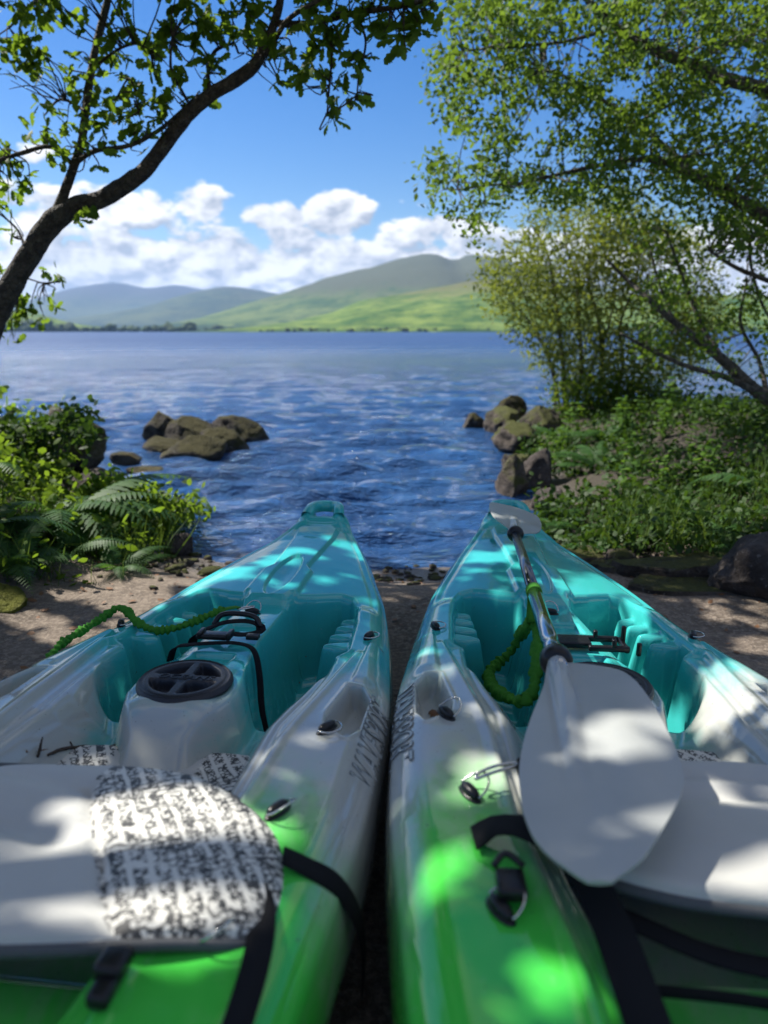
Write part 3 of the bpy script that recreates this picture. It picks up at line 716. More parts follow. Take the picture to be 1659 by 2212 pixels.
def pad_mesh(name, outline, zfun, thick, mats, parent, seam=None, ribs=None):
    """soft cushion from an outline polygon (x, v): domed top, rounded edge, flat underside"""
    ol = spline(np.array(outline+[outline[0]]), 91)[:-1]; cx = ol.mean(0)
    nr = 34; rr = np.r_[np.linspace(0, .86, nr-10), np.linspace(.875, 1, 10)]
    G = cx+(ol-cx)[None]*rr[:, None, None]
    e = np.clip((1-rr)/.10, 0, 1); prof = np.sqrt(1-(1-e)**2)
    zt = zfun(G[..., 0], G[..., 1])
    top = zt+thick*(prof[:, None]-1)*.5
    if ribs is not None: top = top+ribs(G[..., 0], G[..., 1])
    bot = zt-thick*.5-thick*.5*prof[:, None]
    Vt = np.concatenate([np.stack([G[..., 0], -G[..., 1], top], -1).reshape(-1, 3), np.stack([G[..., 0], -G[..., 1], bot], -1).reshape(-1, 3)])
    na = 90; F1 = grid_faces(nr, na, True); F2 = F1[:, ::-1]+nr*na
    e0 = (nr-1)*na; i = np.arange(na); F3 = np.stack([e0+i, e0+(i+1) % na, nr*na+e0+(i+1) % na, nr*na+e0+i], 1)
    Fc = np.concatenate([F1, F2, F3])
    o = mesh_obj(name, Vt, Fc, mats[0], parent)
    if seam is not None:
        o.data.materials.append(mats[1]); cen = Vt[Fc].mean(1)
        o.data.polygons.foreach_set('material_index', seam(cen[:, 0], -cen[:, 1]).astype(np.int32))
    pv, pf = tube(np.r_[np.stack([ol[:, 0], -ol[:, 1], zfun(ol[:, 0], ol[:, 1])-thick*.62], -1)], .0075, 8); mesh_obj('piping', pv, pf, M['piping'], o)
    return o
def strap(parent, P, w=.025, up=(0, 0, 1), n=30, name='strap', t=.0022):
    V, Fc = ribbon(P, w, t, up, n); return mesh_obj(name, V, Fc, M['web_black'], parent)

def kayak(label, mtx):
    r = empty('kayak', label=label, cat='kayak', group='kayaks drawn up on the slipway')
    r.matrix_world = Matrix(mtx)
    h = bpy.data.objects.new('hull', HULL_ME); C.objects.link(h); h.parent = r
    carry_handle(r); hatch_cover(r); lettering_sides(r)
    for sg in (1, -1):
        pad_eye(r, sg*.316, 1.084, -sg*.35, False); pad_eye(r, sg*.320, 1.636, -sg*.55, sg < 0 and mtx[0][3] > 0); pad_eye(r, sg*.300, 1.887, -sg*.5, True)
        pad_eye(r, sg*.285, 2.115, -sg*.5, True)
    pad_eye(r, -.012, .962, PI/2-.15, True)
    return r
LM = [[0.99319, 0.11636, 0.00619, -0.22661], [-0.11647, 0.99299, 0.01978, 2.79650], [-0.00385, -0.02036, 0.99979, -0.0285], [0, 0, 0, 1]]
RM = [[0.99925, 0.03010, 0.02448, 0.46770], [-0.03050, 0.99940, 0.01618, 2.79630], [-0.02398, -0.01691, 0.99957, -0.0237], [0, 0, 0, 1]]
kl = kayak('turquoise, white and green kayak with a round black hatch, left of its twin', LM)
kr = kayak('turquoise, white and green kayak with a paddle laid along its deck', RM)
def lw(mtx, p): return np.array((Matrix(mtx)@Vector((p[0], -p[1], p[2])))[:])       # local (x, v, z) -> world

# --- left kayak fittings
def arch(P): return [(x, -v, z) for x, v, z in P]
strap(kl, arch([(-.100, 1.17, .325), (-.080, 1.185, .362), (-.055, 1.175, .372), (-.02, 1.165, .385), (.03, 1.15, .386), (.062, 1.145, .375), (.068, 1.165, .368), (.035, 1.185, .366), (.0, 1.19, .370)]), .024)
strap(kl, arch([(-.110, 1.275, .33), (-.088, 1.29, .371), (-.05, 1.285, .378), (.0, 1.272, .379), (.05, 1.262, .376), (.085, 1.275, .368), (.104, 1.30, .325), (.118, 1.335, .26), (.135, 1.352, .20)]), .015, up=(.25, 0, 1), n=50)
A = merge([rbox((-.012, -1.245, .385), (.060, .030, .012), .3), rbox((-.045, -1.243, .388), (.010, .038, .016), .3), rbox((.022, -1.243, .388), (.010, .038, .016), .3)])
mesh_obj('buckle', *A, M['black'], kl)
A = merge([tube([(-.05, -1.150, .372), (-.035, -1.135, .392), (.01, -1.130, .396), (.05, -1.135, .390), (.066, -1.15, .372)], .0065, 8, 20)])
mesh_obj('handle', *A, M['black'], kl)
mesh_obj('strap_anchor', *rbox((-.055, -1.205, .366), (.030, .022, .008), .3), M['black'], kl)
mesh_obj('strap_anchor', *rbox((.060, -1.195, .366), (.030, .022, .010), .3), M['black'], kl)
# backrest folded forward
OUTL = [(-.30, 1.86), (-.20, 1.815), (.0, 1.800), (.10, 1.80), (.165, 1.815), (.245, 1.868), (.312, 1.928), (.348, 1.985), (.358, 2.05), (.338, 2.108), (.23, 2.150), (.10, 2.178), (0, 2.19), (-.20, 2.18), (-.31, 2.12), (-.34, 2.0)]
zl = lambda x, v: .404+.040*np.clip((v-1.8)/.4, 0, 1)-.030*np.clip((x-.22)/.14, 0, 1)**2
seaml = lambda x, v: (x > (.028+(v-1.885)*.62)) & (x > .028)
ribl = lambda x, v: -.013*np.exp(-((v-1.875-.25*x)/.022)**2)*sstep(x, .06, .0)-.016*np.exp(-((v-1.985-.3*x)/.030)**2)*sstep(x, .09, .02)+.006*np.sin(v*38+x*5)*sstep(x, .05, -.02)-.009*np.exp(-((x-.028-(v-1.885)*.62)/.006)**2)*(v > 1.86)
pad_mesh('backrest', OUTL, zl, .032, (M['pad'], M['print']), kl, seaml, ribl)
SEAT = [(-.21, 1.60), (-.12, 1.56), (.0, 1.575), (.12, 1.56), (.21, 1.60), (.215, 1.75), (.19, 1.90), (.0, 1.92), (-.19, 1.90), (-.215, 1.75)]
zc = lambda x, v: .288+.012*np.clip(np.abs(x)/.2, 0, 1)**2
seamc = lambda x, v: np.abs(x) > .085
pad_mesh('seat_cushion', SEAT, zc, .028, (M['pad'], M['print']), kl, seamc)
strap(kl, [(.30, -2.03, .412)]+[(x, -v, dz(x, v)+.007) for x, v in ((.325, 2.06), (.338, 2.10), (.345, 2.15), (.347, 2.22), (.345, 2.30))], .030, n=24)
strap(kl, [(.335, -1.995, .418), (.365, -1.990, .400), (.398, -1.980, .372), (.421, -1.968, .32), (.428, -1.95, .25), (.424, -1.93, .17)], .032, up=[(.2+.8*min(1, i/9), 0, 1-.9*min(1, i/9)) for i in range(24)], n=24)
zb_k = dz(.212, 2.185)
A = merge([rbox((.212, -2.185, zb_k+.016), (.030, .034, .020), .3), rbox((.214, -2.210, zb_k+.010), (.022, .034, .016), .3)])
mesh_obj('buckle', *A, M['black'], kl)
mesh_obj('bungee_cord', *tube([(.20, -2.165, .385), (.25, -2.15, .392), (.30, -2.12, .396), (.30, -2.10, .396)], .003, 6, 16), M['steel'], kl)

# --- right kayak fittings
def paddle_keeper(parent):
    A = merge([rbox((-.030, -1.243, .374), (.105, .050, .014), .25), rbox((.052, -1.222, .374), (.080, .012, .013), .3), rbox((.056, -1.283, .376), (.090, .013, .013), .3),
               rbox((.096, -1.250, .372), (.012, .070, .012), .3),
               rbox((.040, -1.222, .385), (.009, .012, .018), .3), rbox((.066, -1.283, .388), (.010, .013, .020), .3),
               rbox((.100, -1.232, .390), (.010, .012, .040), .35), rbox((.118, -1.292, .380), (.010, .011, .030), .35)])
    mesh_obj('paddle_keeper', *A, M['black'], parent)
paddle_keeper(kr)
OUTR = [(-.19, 1.86), (-.14, 1.80), (.0, 1.782), (.16, 1.782), (.26, 1.83), (.31, 1.90), (.32, 2.0), (.29, 2.09), (.16, 2.12), (0, 2.112), (-.10, 2.095), (-.18, 2.05), (-.205, 1.95)]
zr = lambda x, v: .410+.030*np.clip((v-1.8)/.35, 0, 1)
ribr = lambda x, v: -.012*np.exp(-((v-1.885+.1*x)/.024)**2)-.008*np.exp(-((v-1.83)/.014)**2)+.010*np.exp(-((v-2.0-.2*x)/.05)**2)*sstep(x, -.05, .08)
pad_mesh('backrest', OUTR, zr, .032, (M['pad'], M['print']), kr, lambda x, v: x > .235, ribr)
zc2 = lambda x, v: .300+.012*np.clip(np.abs(x)/.2, 0, 1)**2
pad_mesh('seat_cushion', SEAT, zc2, .03, (M['pad'], M['print']), kr, seamc)
strap(kr, [(x, -v, max(z_, dz(x, v)+.008)) for x, v, z_ in ((-.305, 1.995, 0), (-.275, 1.995, .43), (-.235, 2.02, .442), (-.19, 2.07, .436), (-.172, 2.13, .42), (-.166, 2.20, .41), (-.162, 2.30, .4))], .046, n=30)
strap(kr, [(-.16, -2.10, .40), (-.05, -2.15, .39), (.1, -2.16, .385), (.25, -2.14, .385)], .03, n=20)
mesh_obj('bungee_cord', *tube([(-.20, -2.16, .36), (0, -2.19, .372), (.2, -2.24, .36), (.30, -2.25, .37)], .006, 7, 24), M['web_black'], kr)
A = merge([rbox((-.272, -2.095, .425), (.034, .040, .016), .3), tube([(-.290, -2.075, .432), (-.275, -2.062, .440), (-.255, -2.075, .434)], .004, 6, 10)])
mesh_obj('buckle', *A, M['black'], kr)
# carabiner and tab at the third pad-eye of the right kayak
cz = dz(-.285, 1.885)
mesh_obj('snap_hook', *merge([tube([(-.292, -1.884, cz+.024), (-.265, -1.880, cz+.034), (-.236, -1.874, cz+.040), (-.232, -1.866, cz+.040), (-.262, -1.868, cz+.036), (-.289, -1.874, cz+.026), (-.292, -1.884, cz+.024)], .0026, 7, 40)]), M['steel'], kr)
mesh_obj('strap_tab', *rbox((-.216, -1.873, cz+.036), (.036, .034, .018), .3), M['web_black'], kr)

# ------------------------------------------------------------------ paddle (lies on the right kayak)
def build_paddle():
    Fw = np.array([.412, 2.255, .432]); Nw = np.array([.300, 1.20, .492])
    ax = (Nw-Fw)/np.linalg.norm(Nw-Fw)
    r = empty('paddle', tuple((Fw+Nw)/2), 'double-bladed paddle with grey blades and dark metal shaft on the right kayak', 'paddle')
    o0 = np.array(r.location)
    L = lambda t: Fw+ax*t-o0
    Ltot = np.linalg.norm(Nw-Fw)
    mesh_obj('shaft', *tube([L(-.04), L(.25), L(.251), L(Ltot*.60)], [.0135, .0135, .0142, .0142], 20), M['shaft'], r)
    mesh_obj('shaft', *tube([L(Ltot*.60), L(Ltot*.601), L(Ltot*.90), L(Ltot*.905), L(Ltot*.93), L(Ltot*.935), L(Ltot+.04)], [.0142, .0160, .0160, .0150, .0150, .0160, .0160], 20), M['chrome'], r)
    def ring(t, rr, ln): return tube([L(t-ln/2), L(t-ln/2+.003), L(t-ln*.1), L(t+ln*.2), L(t+ln/2-.003), L(t+ln/2)], [rr*.72, rr*.95, rr, rr, rr*.85, rr*.6], 24)
    mesh_obj('drip_ring', *ring(.0, .026, .034), M['black'], r)
    mesh_obj('drip_ring', *ring(Ltot, .0285, .036), M['black'], r)
    def blade(base, along, lat, length, outline, tipdrop):
        """outline: (t, left, right) rows; lat unit vector, normal = along x lat"""
        nrm = np.cross(lat, along); nrm /= np.linalg.norm(nrm)
        if nrm[2] < 0: nrm = -nrm
        nt_, nl = 60, 41; t = .5-.5*np.cos(np.linspace(0, PI, nt_))
        ol = np.array(outline); lw_ = pchip(t, ol[:, 0], ol[:, 1]); rw = pchip(t, ol[:, 0], ol[:, 2])
        u = np.linspace(-1, 1, nl)
        lat_d = np.where(u[None] < 0, u[None]*lw_[:, None], u[None]*rw[:, None])
        rid = .0150*(1-sstep(t, .03, .74))[:, None]*np.clip(1-np.abs(lat_d)/(.0165-.007*t[:, None]), 0, 1)**.75
        rid = rid-.0022*np.exp(-((np.abs(lat_d)-.020+.006*t[:, None])/.005)**2)*(1-sstep(t, .45, .8))[:, None]*sstep(t, .05, .15)[:, None]
        cup = -.011*(lat_d/.12)**2*sstep(t, .08, .4)[:, None]+.006*np.exp(-(((t[:, None]-.42)/.16)**2+((lat_d-.075)/.035)**2))
        bend = tipdrop*t[:, None]**2
        thick = .0032*(1-.4*np.abs(u[None]))
        mid = base+along*(t[:, None, None]*length)+lat*lat_d[..., None]+nrm*(bend+cup)[..., None]
        top = mid+nrm*(thick+rid)[..., None]; bot = mid-nrm*(thick+rid*.6)[..., None]
        V = np.concatenate([top.reshape(-1, 3), bot.reshape(-1, 3)]); F1 = grid_faces(nt_, nl); F2 = F1[:, ::-1]+nt_*nl
        per = np.r_[np.arange(nl), np.arange(1, nt_)*nl+nl-1, (nt_-1)*nl+np.arange(nl-2, -1, -1), np.arange(nt_-2, 0, -1)*nl]
        p2 = np.roll(per, -1); F3 = np.stack([per, per+nt_*nl, p2+nt_*nl, p2], 1)
        A_ = (V, [tuple(q) for q in np.concatenate([F1, F2, F3])])
        S_ = tube([base-along*.02, base+along*.05, base+along*.11], [.0175, .0165, .009], 16)
        return merge([A_, S_])
    # near blade, seen face on
    tip = np.array([.222, .655, .498]); base = L(Ltot+.012)+o0
    al = (tip-base); ln = np.linalg.norm(al); al /= ln
    lat = np.array([1.0, .42, .09]); lat -= al*(lat@al); lat /= np.linalg.norm(lat)
    TL = [0, .062, .152, .319, .475, .645, .752, .851, .915, .953, .984, 1.0]; WL_ = [.016, .021, .027, .049, .067, .076, .074, .065, .050, .035, .021, .012]
    TR = [0, .03, .079, .15, .228, .368, .487, .592, .690, .772, .866, .937, .977, 1.0]; WR_ = [.017, .062, .102, .118, .127, .136, .137, .133, .118, .097, .070, .046, .025, .012]
    tq = np.unique(TL+TR); OUT = list(zip(tq, pchip(tq, TL, WL_), pchip(tq, TR, WR_)))
    o = mesh_obj('blade', *blade(base-o0, al, lat, ln, OUT, 0.0), M['blade'], r); o.data.set_sharp_from_angle(angle=.7)
    # far blade, feathered and lying on the bow
    base = L(-.012)+o0; tip = np.array([.468, 2.600, .428]); al2 = tip-base; ln2 = np.linalg.norm(al2); al2 /= ln2
    lat = np.array([.96, -.14, -.26]); lat -= al2*(lat@al2); lat /= np.linalg.norm(lat)
    OUT2 = [(0, .016, .016), (.12, .026, .040), (.25, .050, .074), (.45, .074, .090), (.7, .088, .096), (.88, .092, .092), (.97, .090, .084), (1.0, .080, .072)]
    o = mesh_obj('blade', *blade(base-o0, al2, lat, ln2, OUT2, .006), M['blade'], r); o.data.set_sharp_from_angle(angle=.7)
    return L(Ltot*.60)+o0, ax
band_p, pax = build_paddle()

# ------------------------------------------------------------------ scrunched leashes
def scrunched(P, r, n, turns, amp):
    Q = spline(np.asarray(P, float), n); T, N, B = frames(Q); sides = 16; th = np.arange(sides)*2*PI/sides
    s_ = np.linspace(0, turns, n); r9 = np.random.default_rng(int(turns)); s_ = s_+np.interp(s_, np.arange(0, turns+1.5), np.cumsum(r9.normal(0, .16, int(turns)+2))-0.0); ph = (s_[:, None]+.25*np.sin(th*2)[None]*.5+.10*np.sin(3*th+s_[:, None]*1.7)) % 1.0
    prof = np.where(ph < .72, ph/.72, (1-ph)/.28)**.9
    jit = 1+.18*np.sin(s_*1.3+.8*np.sin(s_*.37))[:, None]+.08*np.sin(th[None]*3+s_[:, None]*3.3)
    rr = r*(1-amp+amp*1.35*prof)*jit
    V = Q[:, None]+rr[..., None]*(np.cos(th)[None, :, None]*N[:, None]+np.sin(th)[None, :, None]*B[:, None])
    Fc = [tuple(f) for f in grid_faces(n, sides, True)]+[tuple(range(sides)), tuple((n-1)*sides+i for i in range(sides))]
    return V.reshape(-1, 3), Fc
def leash_right():
    r = empty('leash', tuple(band_p), 'scrunched green paddle leash looped from the shaft into the footwell', 'leash'); o0 = np.array(r.location)
    Q = [band_p+pax*d for d in (-.016, -.014, 0, .014, .016)]
    mesh_obj('band', *tube([q-o0 for q in Q], [.0162, .0182, .0185, .0182, .0162], 20), M['web_green'], r)
    l = lambda x, v, z: lw(RM, (x, v, z))
    b0 = band_p+np.array([-.004, -.0, -.016])
    mesh_obj('tail', *ribbon(np.array([b0-o0, b0+np.array([-.006, -.03, -.04])-o0, np.array(atZ(532.3, 622, .39))-o0]), .022, .003, (0, 1, .3), 12), M['web_green'], r)
    ap = lambda a, b_, z: np.array(atZ(384+a*.12036, 568.3+b_*.12037, z))
    P = [ap(1232, 440, .385), ap(1195, 480, .36), ap(1130, 560, .315), ap(1060, 680, .275), ap(960, 780, .245), ap(880, 850, .235), ap(880, 940, .25), ap(935, 1020, .28), ap(1010, 1065, .30), ap(1090, 1095, .305), ap(1170, 1100, .31), ap(1235, 1030, .32), ap(1258, 900, .335), ap(1262, 760, .352), ap(1275, 640, .365), ap(1275, 520, .375), ap(1262, 440, .388)]
    mesh_obj('cord', *scrunched([p-o0 for p in P], .0128, 640, 44, .42), M['web_green'], r)
leash_right()
def leash_left():
    l = lambda x, v, z: lw(LM, (x, v, z))
    a = l(-.060, .985, .352)
    r = empty('leash', tuple(a), 'scrunched green leash clipped to the left kayak and trailing over its rail', 'leash'); o0 = np.array(r.location)
    P = [l(-.075, 1.0, .356), l(-.105, 1.03, .350), l(-.16, 1.075, .335), l(-.215, 1.10, .330), l(-.27, 1.09, .345), l(-.315, 1.055, .362), l(-.345, 1.045, .362), l(-.372, 1.075, .345), l(-.392, 1.14, .335), l(-.408, 1.22, .325), l(-.420, 1.30, .27), l(-.430, 1.36, .16)]
    mesh_obj('cord', *scrunched([p-o0 for p in P], .0102, 420, 52, .42), M['web_green'], r)
    mesh_obj('tail', *ribbon(np.array([l(-.088, 1.015, .356), l(-.065, .995, .358), l(-.045, .975, .356)])-o0, .028, .003, (0, .2, 1), 10), M['web_green'], r)
    mesh_obj('snap_hook', *tube(np.array([l(-.045, .985, .352), l(-.028, .972, .350), l(-.008, .955, .349), l(-.012, .947, .349), l(-.034, .962, .350), l(-.048, .978, .352)])-o0, .0022, 6, 24), M['steel'], r)
leash_left()

# twigs and dead leaves lying in the kayaks
def on_deck(px, py, mtx, lift=.003, zmax=.6):
    """the point of the moulded skin that the picture shows at this place"""
    Mi = Matrix(mtx).inverted(); o = Mi@Vector((0, 0, CAMZ)); d = (Mi.to_3x3()@px_dir(px, py)).normalized()
    t = np.linspace(.6, 3.2, 2600); X = o.x+d.x*t; V = -(o.y+d.y*t); Z = o.z+d.z*t
    hit = (Z < deck_z(X, V)) & (np.abs(X) < wbeam(V)) & (V > 0); k = int(np.argmax(hit)) if hit.any() else 0
    return np.array((Matrix(mtx)@(Vector((X[k], -V[k], Z[k]+lift))))[:])
def A4(a, b_): return a*.16665, 645.1+b_*.16669
def twig(label, P, R, side=()):
    P = np.array(P); c = P.mean(0); r = merge([tube(P-c, R, 7, 24, .5)]+[tube(np.array(q)-c, .0013, 6, 8, .4) for q in side])
    o = mesh_obj('twig', *r, M['twig']); o.location = c; tag(o, label, 'twig')
T1 = [on_deck(*A4(a, b_), LM, .004+.004*(i % 2)) for i, (a, b_) in enumerate(((288, 672), (370, 650), (440, 626), (520, 631), (600, 628), (695, 620)))]
twig('thin dark twig lying on the white seat floor of the left kayak', T1, [.0026, .0032, .0028, .0026, .0022, .0012], [[T1[2], T1[2]+np.array([-.006, .004, .010])], [T1[4], T1[4]+np.array([.003, -.008, .004])], [T1[1], T1[1]+np.array([.002, -.012, .004])]])
b0 = on_deck(*A4(225, 672), LM, .0)
twig('short dark twig standing up beside the brown leaf in the left kayak', [b0, b0+np.array([.004, .003, .012]), b0+np.array([.006, .005, .022]), b0+np.array([.009, .008, .034])], [.0024, .0024, .0020, .0012])
def dead_leaf(label, p, s, m, tilt=.2, rot=0.0):
    A_ = np.array(OAK)*s; A_[:, 2] += .25*s*np.sin(A_[:, 0]/s*5)*.5+tilt*A_[:, 1]
    c, n_ = math.cos(rot), math.sin(rot); A_ = A_@np.array([[c, n_, 0], [-n_, c, 0], [0, 0, 1]])
    o = mesh_obj('leaf', A_, [f for f in OAKF], m); o.location = tuple(p); tag(o, label, 'leaf')
    md = o.modifiers.new('solid', 'SOLIDIFY'); md.thickness = .001
dead_leaf('curled brown leaf on the left kayak floor at the picture edge', on_deck(*A4(165, 655), LM, .005), .034, M['dead_leaf'], .1, 1.3)
dead_leaf('small reddish brown leaf beside the upright twig', on_deck(*A4(225, 650), LM, .004), .018, M['dead_leaf'], .2, -1.3)
dead_leaf('ragged yellow-brown leaf in the right footwell of the left kayak', on_deck(306, 660, LM, .012), .06, M['debris'], .5, .6)
dead_leaf('dark rotten leaf lower in the right footwell of the left kayak', on_deck(300, 685, LM, .008), .035, M['debris'], .2, 2.0)
lr = lambda x, v, d=.004: lw(RM, (x, v, dz(x, v)+d))
dead_leaf('reddish rotten leaf in the oval pocket of the right kayak', lr(-.322, 1.53, .004), .030, M['dead_leaf'], .1, .8)
lq = lambda x, v, d=.004: lw(LM, (x, v, dz(x, v)+d))
dead_leaf('dark rotten leaf in the oval pocket of the left kayak', lq(.318, 1.545, .004), .028, M['debris'], .1, 1.8)

# ================================================================== ROCKS
def rock(name, label, c, size, seed, m, flat=.25, sub=4, group=None, rotz=0.0, sink=.25, cuts=7):
    bm = bmesh.new(); bmesh.ops.create_icosphere(bm, subdivisions=sub, radius=1.0)
    r0 = np.random.default_rng(seed); planes = [(Vector(r0.normal(size=3)).normalized(), .56+.34*r0.random()) for _ in range(cuts*2)]
    for v in bm.verts:
        p = v.co.normalized()
        q = p*(1+.26*mnoise.noise(p*1.3+Vector((seed, 0, 0))))
        for n_, d_ in planes:
            e = q.dot(n_)-d_
            if e > 0: q -= n_*e*.97
        q = q*(1+.09*mnoise.noise(p*3.7+Vector((0, seed, 0)))+.045*mnoise.noise(p*11+Vector((0, 0, seed))))
        v.co = Vector((q.x*size[0], q.y*size[1], q.z*size[2]))
    me = bpy.data.meshes.new(name); bm.to_mesh(me); bm.free(); me.materials.append(m)
    me.polygons.foreach_set('use_smooth', np.ones(len(me.polygons), bool))
    o = bpy.data.objects.new(name, me); C.objects.link(o); o.location = (c[0], c[1], c[2]+size[2]*(1-2*sink)*.5); o.rotation_euler = (0, 0, rotz)
    tag(o, label, 'rock', group); return o
GL = 'rocks out in the water'
rock('rock', 'largest wet rock of the group in the water, nearest and darkest', (-1.80, 7.05, WATER_Z), (.36, .30, .19), 11, M['rock'], group=GL, sink=.2, rotz=.4)
rock('rock', 'low pale slanting rock at the near left of the water group', (-2.14, 7.3, WATER_Z), (.32, .22, .12), 12, M['rock'], group=GL, rotz=-.5)
rock('rock', 'tall mossy rock at the back left of the group in the water', (-2.30, 7.95, WATER_Z), (.28, .24, .27), 13, M['rock'], group=GL, sink=.15)
rock('rock', 'dark pointed rock in the middle of the group in the water', (-2.02, 7.8, WATER_Z), (.27, .22, .25), 14, M['rock'], group=GL, sink=.15)
rock('rock', 'long flat mossy rock reaching right in the water group', (-1.62, 8.2, WATER_Z), (.46, .24, .22), 15, M['rock'], group=GL, sink=.2, rotz=-.15)
rock('rock', 'pale topped rock just behind the largest rock in the water', (-1.62, 7.55, WATER_Z), (.32, .24, .20), 16, M['rock'], group=GL, sink=.2)
rock('rock', 'small low rock alone left of the group in the water', (-2.36, 6.75, WATER_Z), (.18, .13, .08), 17, M['rock'], group=GL)
rock('rock', 'rock barely breaking the surface nearest the shore', (-2.02, 6.25, WATER_Z), (.17, .10, .05), 18, M['rock'], group=GL)
rock('rock', 'dark brown boulder rising among the left bank bushes', (-2.62, 6.1, -.08), (.36, .34, .36), 21, M['rock'], sink=.1)
rock('rock', 'black shaded rock between the left bushes and the ferns', (-1.85, 4.6, .02), (.26, .2, .15), 22, M['rock_dark'])
rock('rock', 'small black stone at the water edge by the left ferns', (-1.10, 3.86, -.10), (.10, .09, .075), 23, M['rock_dark'])
rock('rock', 'mossy yellow-green stone at the far left edge of the slipway', (-1.50, 2.66, .0), (.135, .12, .10), 24, M['rock_moss'], sub=5, cuts=4)
GR = 'rocks along the right shore'
rock('rock', 'small dark rock farthest out at the right shore point', (1.12, 9.4, WATER_Z), (.16, .16, .15), 31, M['rock'], group=GR, sink=.2)
rock('rock', 'rounded brown mossy boulder at the right shore point', (1.42, 8.9, WATER_Z), (.26, .24, .25), 32, M['rock_bank'], group=GR, sink=.15)
rock('rock', 'dark topped boulder behind the rounded one at the right point', (1.60, 9.6, WATER_Z), (.28, .26, .27), 33, M['rock'], group=GR, sink=.1)
rock('rock', 'pale tilted slab overhanging the water at the right shore', (1.36, 7.5, WATER_Z+.03), (.26, .30, .17), 34, M['rock_bank'], group=GR, sink=.1, rotz=.3)
rock('rock', 'pale rock under the shrub stems at the right shore', (1.72, 8.3, WATER_Z+.05), (.30, .3, .26), 35, M['rock_bank'], group=GR, sink=.1)
rock('rock', 'buff boulder standing in the water nearest on the right', (.93, 5.35, WATER_Z), (.13, .14, .21), 36, M['rock_bank'], group=GR, sink=.1)
rock('rock', 'dark rock with a pale crest beside the buff boulder', (1.18, 5.6, WATER_Z), (.15, .18, .21), 37, M['rock_dark'], group=GR, sink=.1)
rock('rock', 'low grey rock at the water line behind the buff boulder', (1.18, 6.4, WATER_Z), (.17, .17, .13), 38, M['rock_bank'], group=GR, sink=.2)
rock('rock', 'dark wet stone below the buff boulder by the right bow', (1.10, 4.9, WATER_Z), (.15, .15, .13), 39, M['rock_dark'], group=GR, sink=.2)
rock('boulder', 'smooth brown boulder at the right edge of the slipway', (1.62, 2.82, .0), (.30, .26, .20), 40, M['rock_dark'], cuts=3, sub=5, sink=.2)
GS = 'flat slabs edging the slipway'
def slab(label, c, s, seed, rz):
    r0 = np.random.default_rng(seed); n = 11; th = np.sort(np.arange(n)*2*PI/n+r0.normal(0, .12, n)); rad = 1+r0.normal(0, .12, n)
    ring = np.stack([rad*np.cos(th), rad*np.sin(th)], -1); Vv, Fc = [], []
    for k, (sc, z) in enumerate(((1.0, 0), (1.03, .45), (1.0, .9), (.93, 1.0))):
        for x, y in ring: Vv.append((x*sc*s[0], y*sc*s[1], z*s[2]+.006*r0.normal()))
    Fc = [tuple(f) for f in grid_faces(4, n, True)]+[tuple(3*n+i for i in range(n)), tuple(range(n-1, -1, -1))]
    o = mesh_obj('stone_slab', Vv, Fc, M['rock_bank'], smooth=False); o.location = c; o.rotation_euler = (r0.normal(0, .03), r0.normal(0, .03), rz); tag(o, label, 'stone slab', GS)
slab('broad grey stone slab below the right bank plants', (1.36, 3.12, .0), (.32, .13, .075), 51, .1)
slab('thin slab with a dark gap under it beside the brown boulder', (1.25, 2.93, -.01), (.26, .10, .05), 52, -.05)
slab('small pale slab among pebbles below the right fern', (.95, 3.42, -.03), (.15, .09, .05), 53, .5)
slab('small brown slab at the foot of the green plants', (1.02, 3.18, -.01), (.12, .07, .05), 54, -.3)

# shore pebbles: nobody could count them
def pebbles():
    bm = bmesh.new(); bmesh.ops.create_icosphere(bm, subdivisions=1, radius=1); T = np.array([v.co[:] for v in bm.verts]); Fc = np.array([[v.index for v in f.verts] for f in bm.faces]); bm.free()
    n = 700; x = rng.uniform(-1.4, 1.6, n); y = 3.56+.22*rng.normal(size=n)+.25*np.clip(x-.5, 0, 1)*rng.random(n)
    x2 = rng.uniform(.65, 1.7, 500); y2 = 3.0+.9*rng.random(500)+.3*(x2-.7); x = np.r_[x, x2]; y = np.r_[y, y2]; n = len(x)
    s = np.abs(rng.normal(.010, .008, n))+.004; s[rng.random(n) < .04] *= 2.6
    sc = np.stack([s*rng.uniform(.7, 1.3, n), s*rng.uniform(.7, 1.3, n), s*rng.uniform(.4, .7, n)], -1)
    V = T[None]*sc[:, None]; c = np.stack([x, y, land_height(x, y)+.2*s], -1); V = V*(1+.15*rng.normal(size=(n, len(T), 1)))+c[:, None]
    o = mesh_obj('pebbles', V.reshape(-1, 3), (np.arange(n)[:, None, None]*len(T)+Fc[None]).reshape(-1, 3), M['rock_bank']); tag(o, 'loose pebbles strewn along the water edge', kind='stuff')
pebbles()

# ================================================================== TREES
def branch(parent, P, R, m, name='branch', n=None, sides=9):
    n = n or max(8, len(P)*7); o = mesh_obj(name, *tube(P, R, sides, n, .16), m, parent); return o
def clump_leaves(centers, radii, dens, flat=.8):
    pos = []
    for c, r in zip(centers, radii):
        n = max(4, int(dens*r**2)); ng = max(2, n//7)
        g = np.array(c)+rng.normal(size=(ng, 3))*np.array([1, 1, flat])*r*.5
        gi = g[rng.integers(0, ng, n)]; pos.append((gi+rng.normal(size=(n, 3))*.014, gi+(np.array(c)-gi)*.15))
    return np.concatenate([p for p, _ in pos]), np.concatenate([c for _, c in pos])
def sunny_normals(n, k=.9):
    return rng.normal(size=(n, 3))+np.array([SUN.x*.5, SUN.y*.5-.15, SUN.z*.5+.5])*k
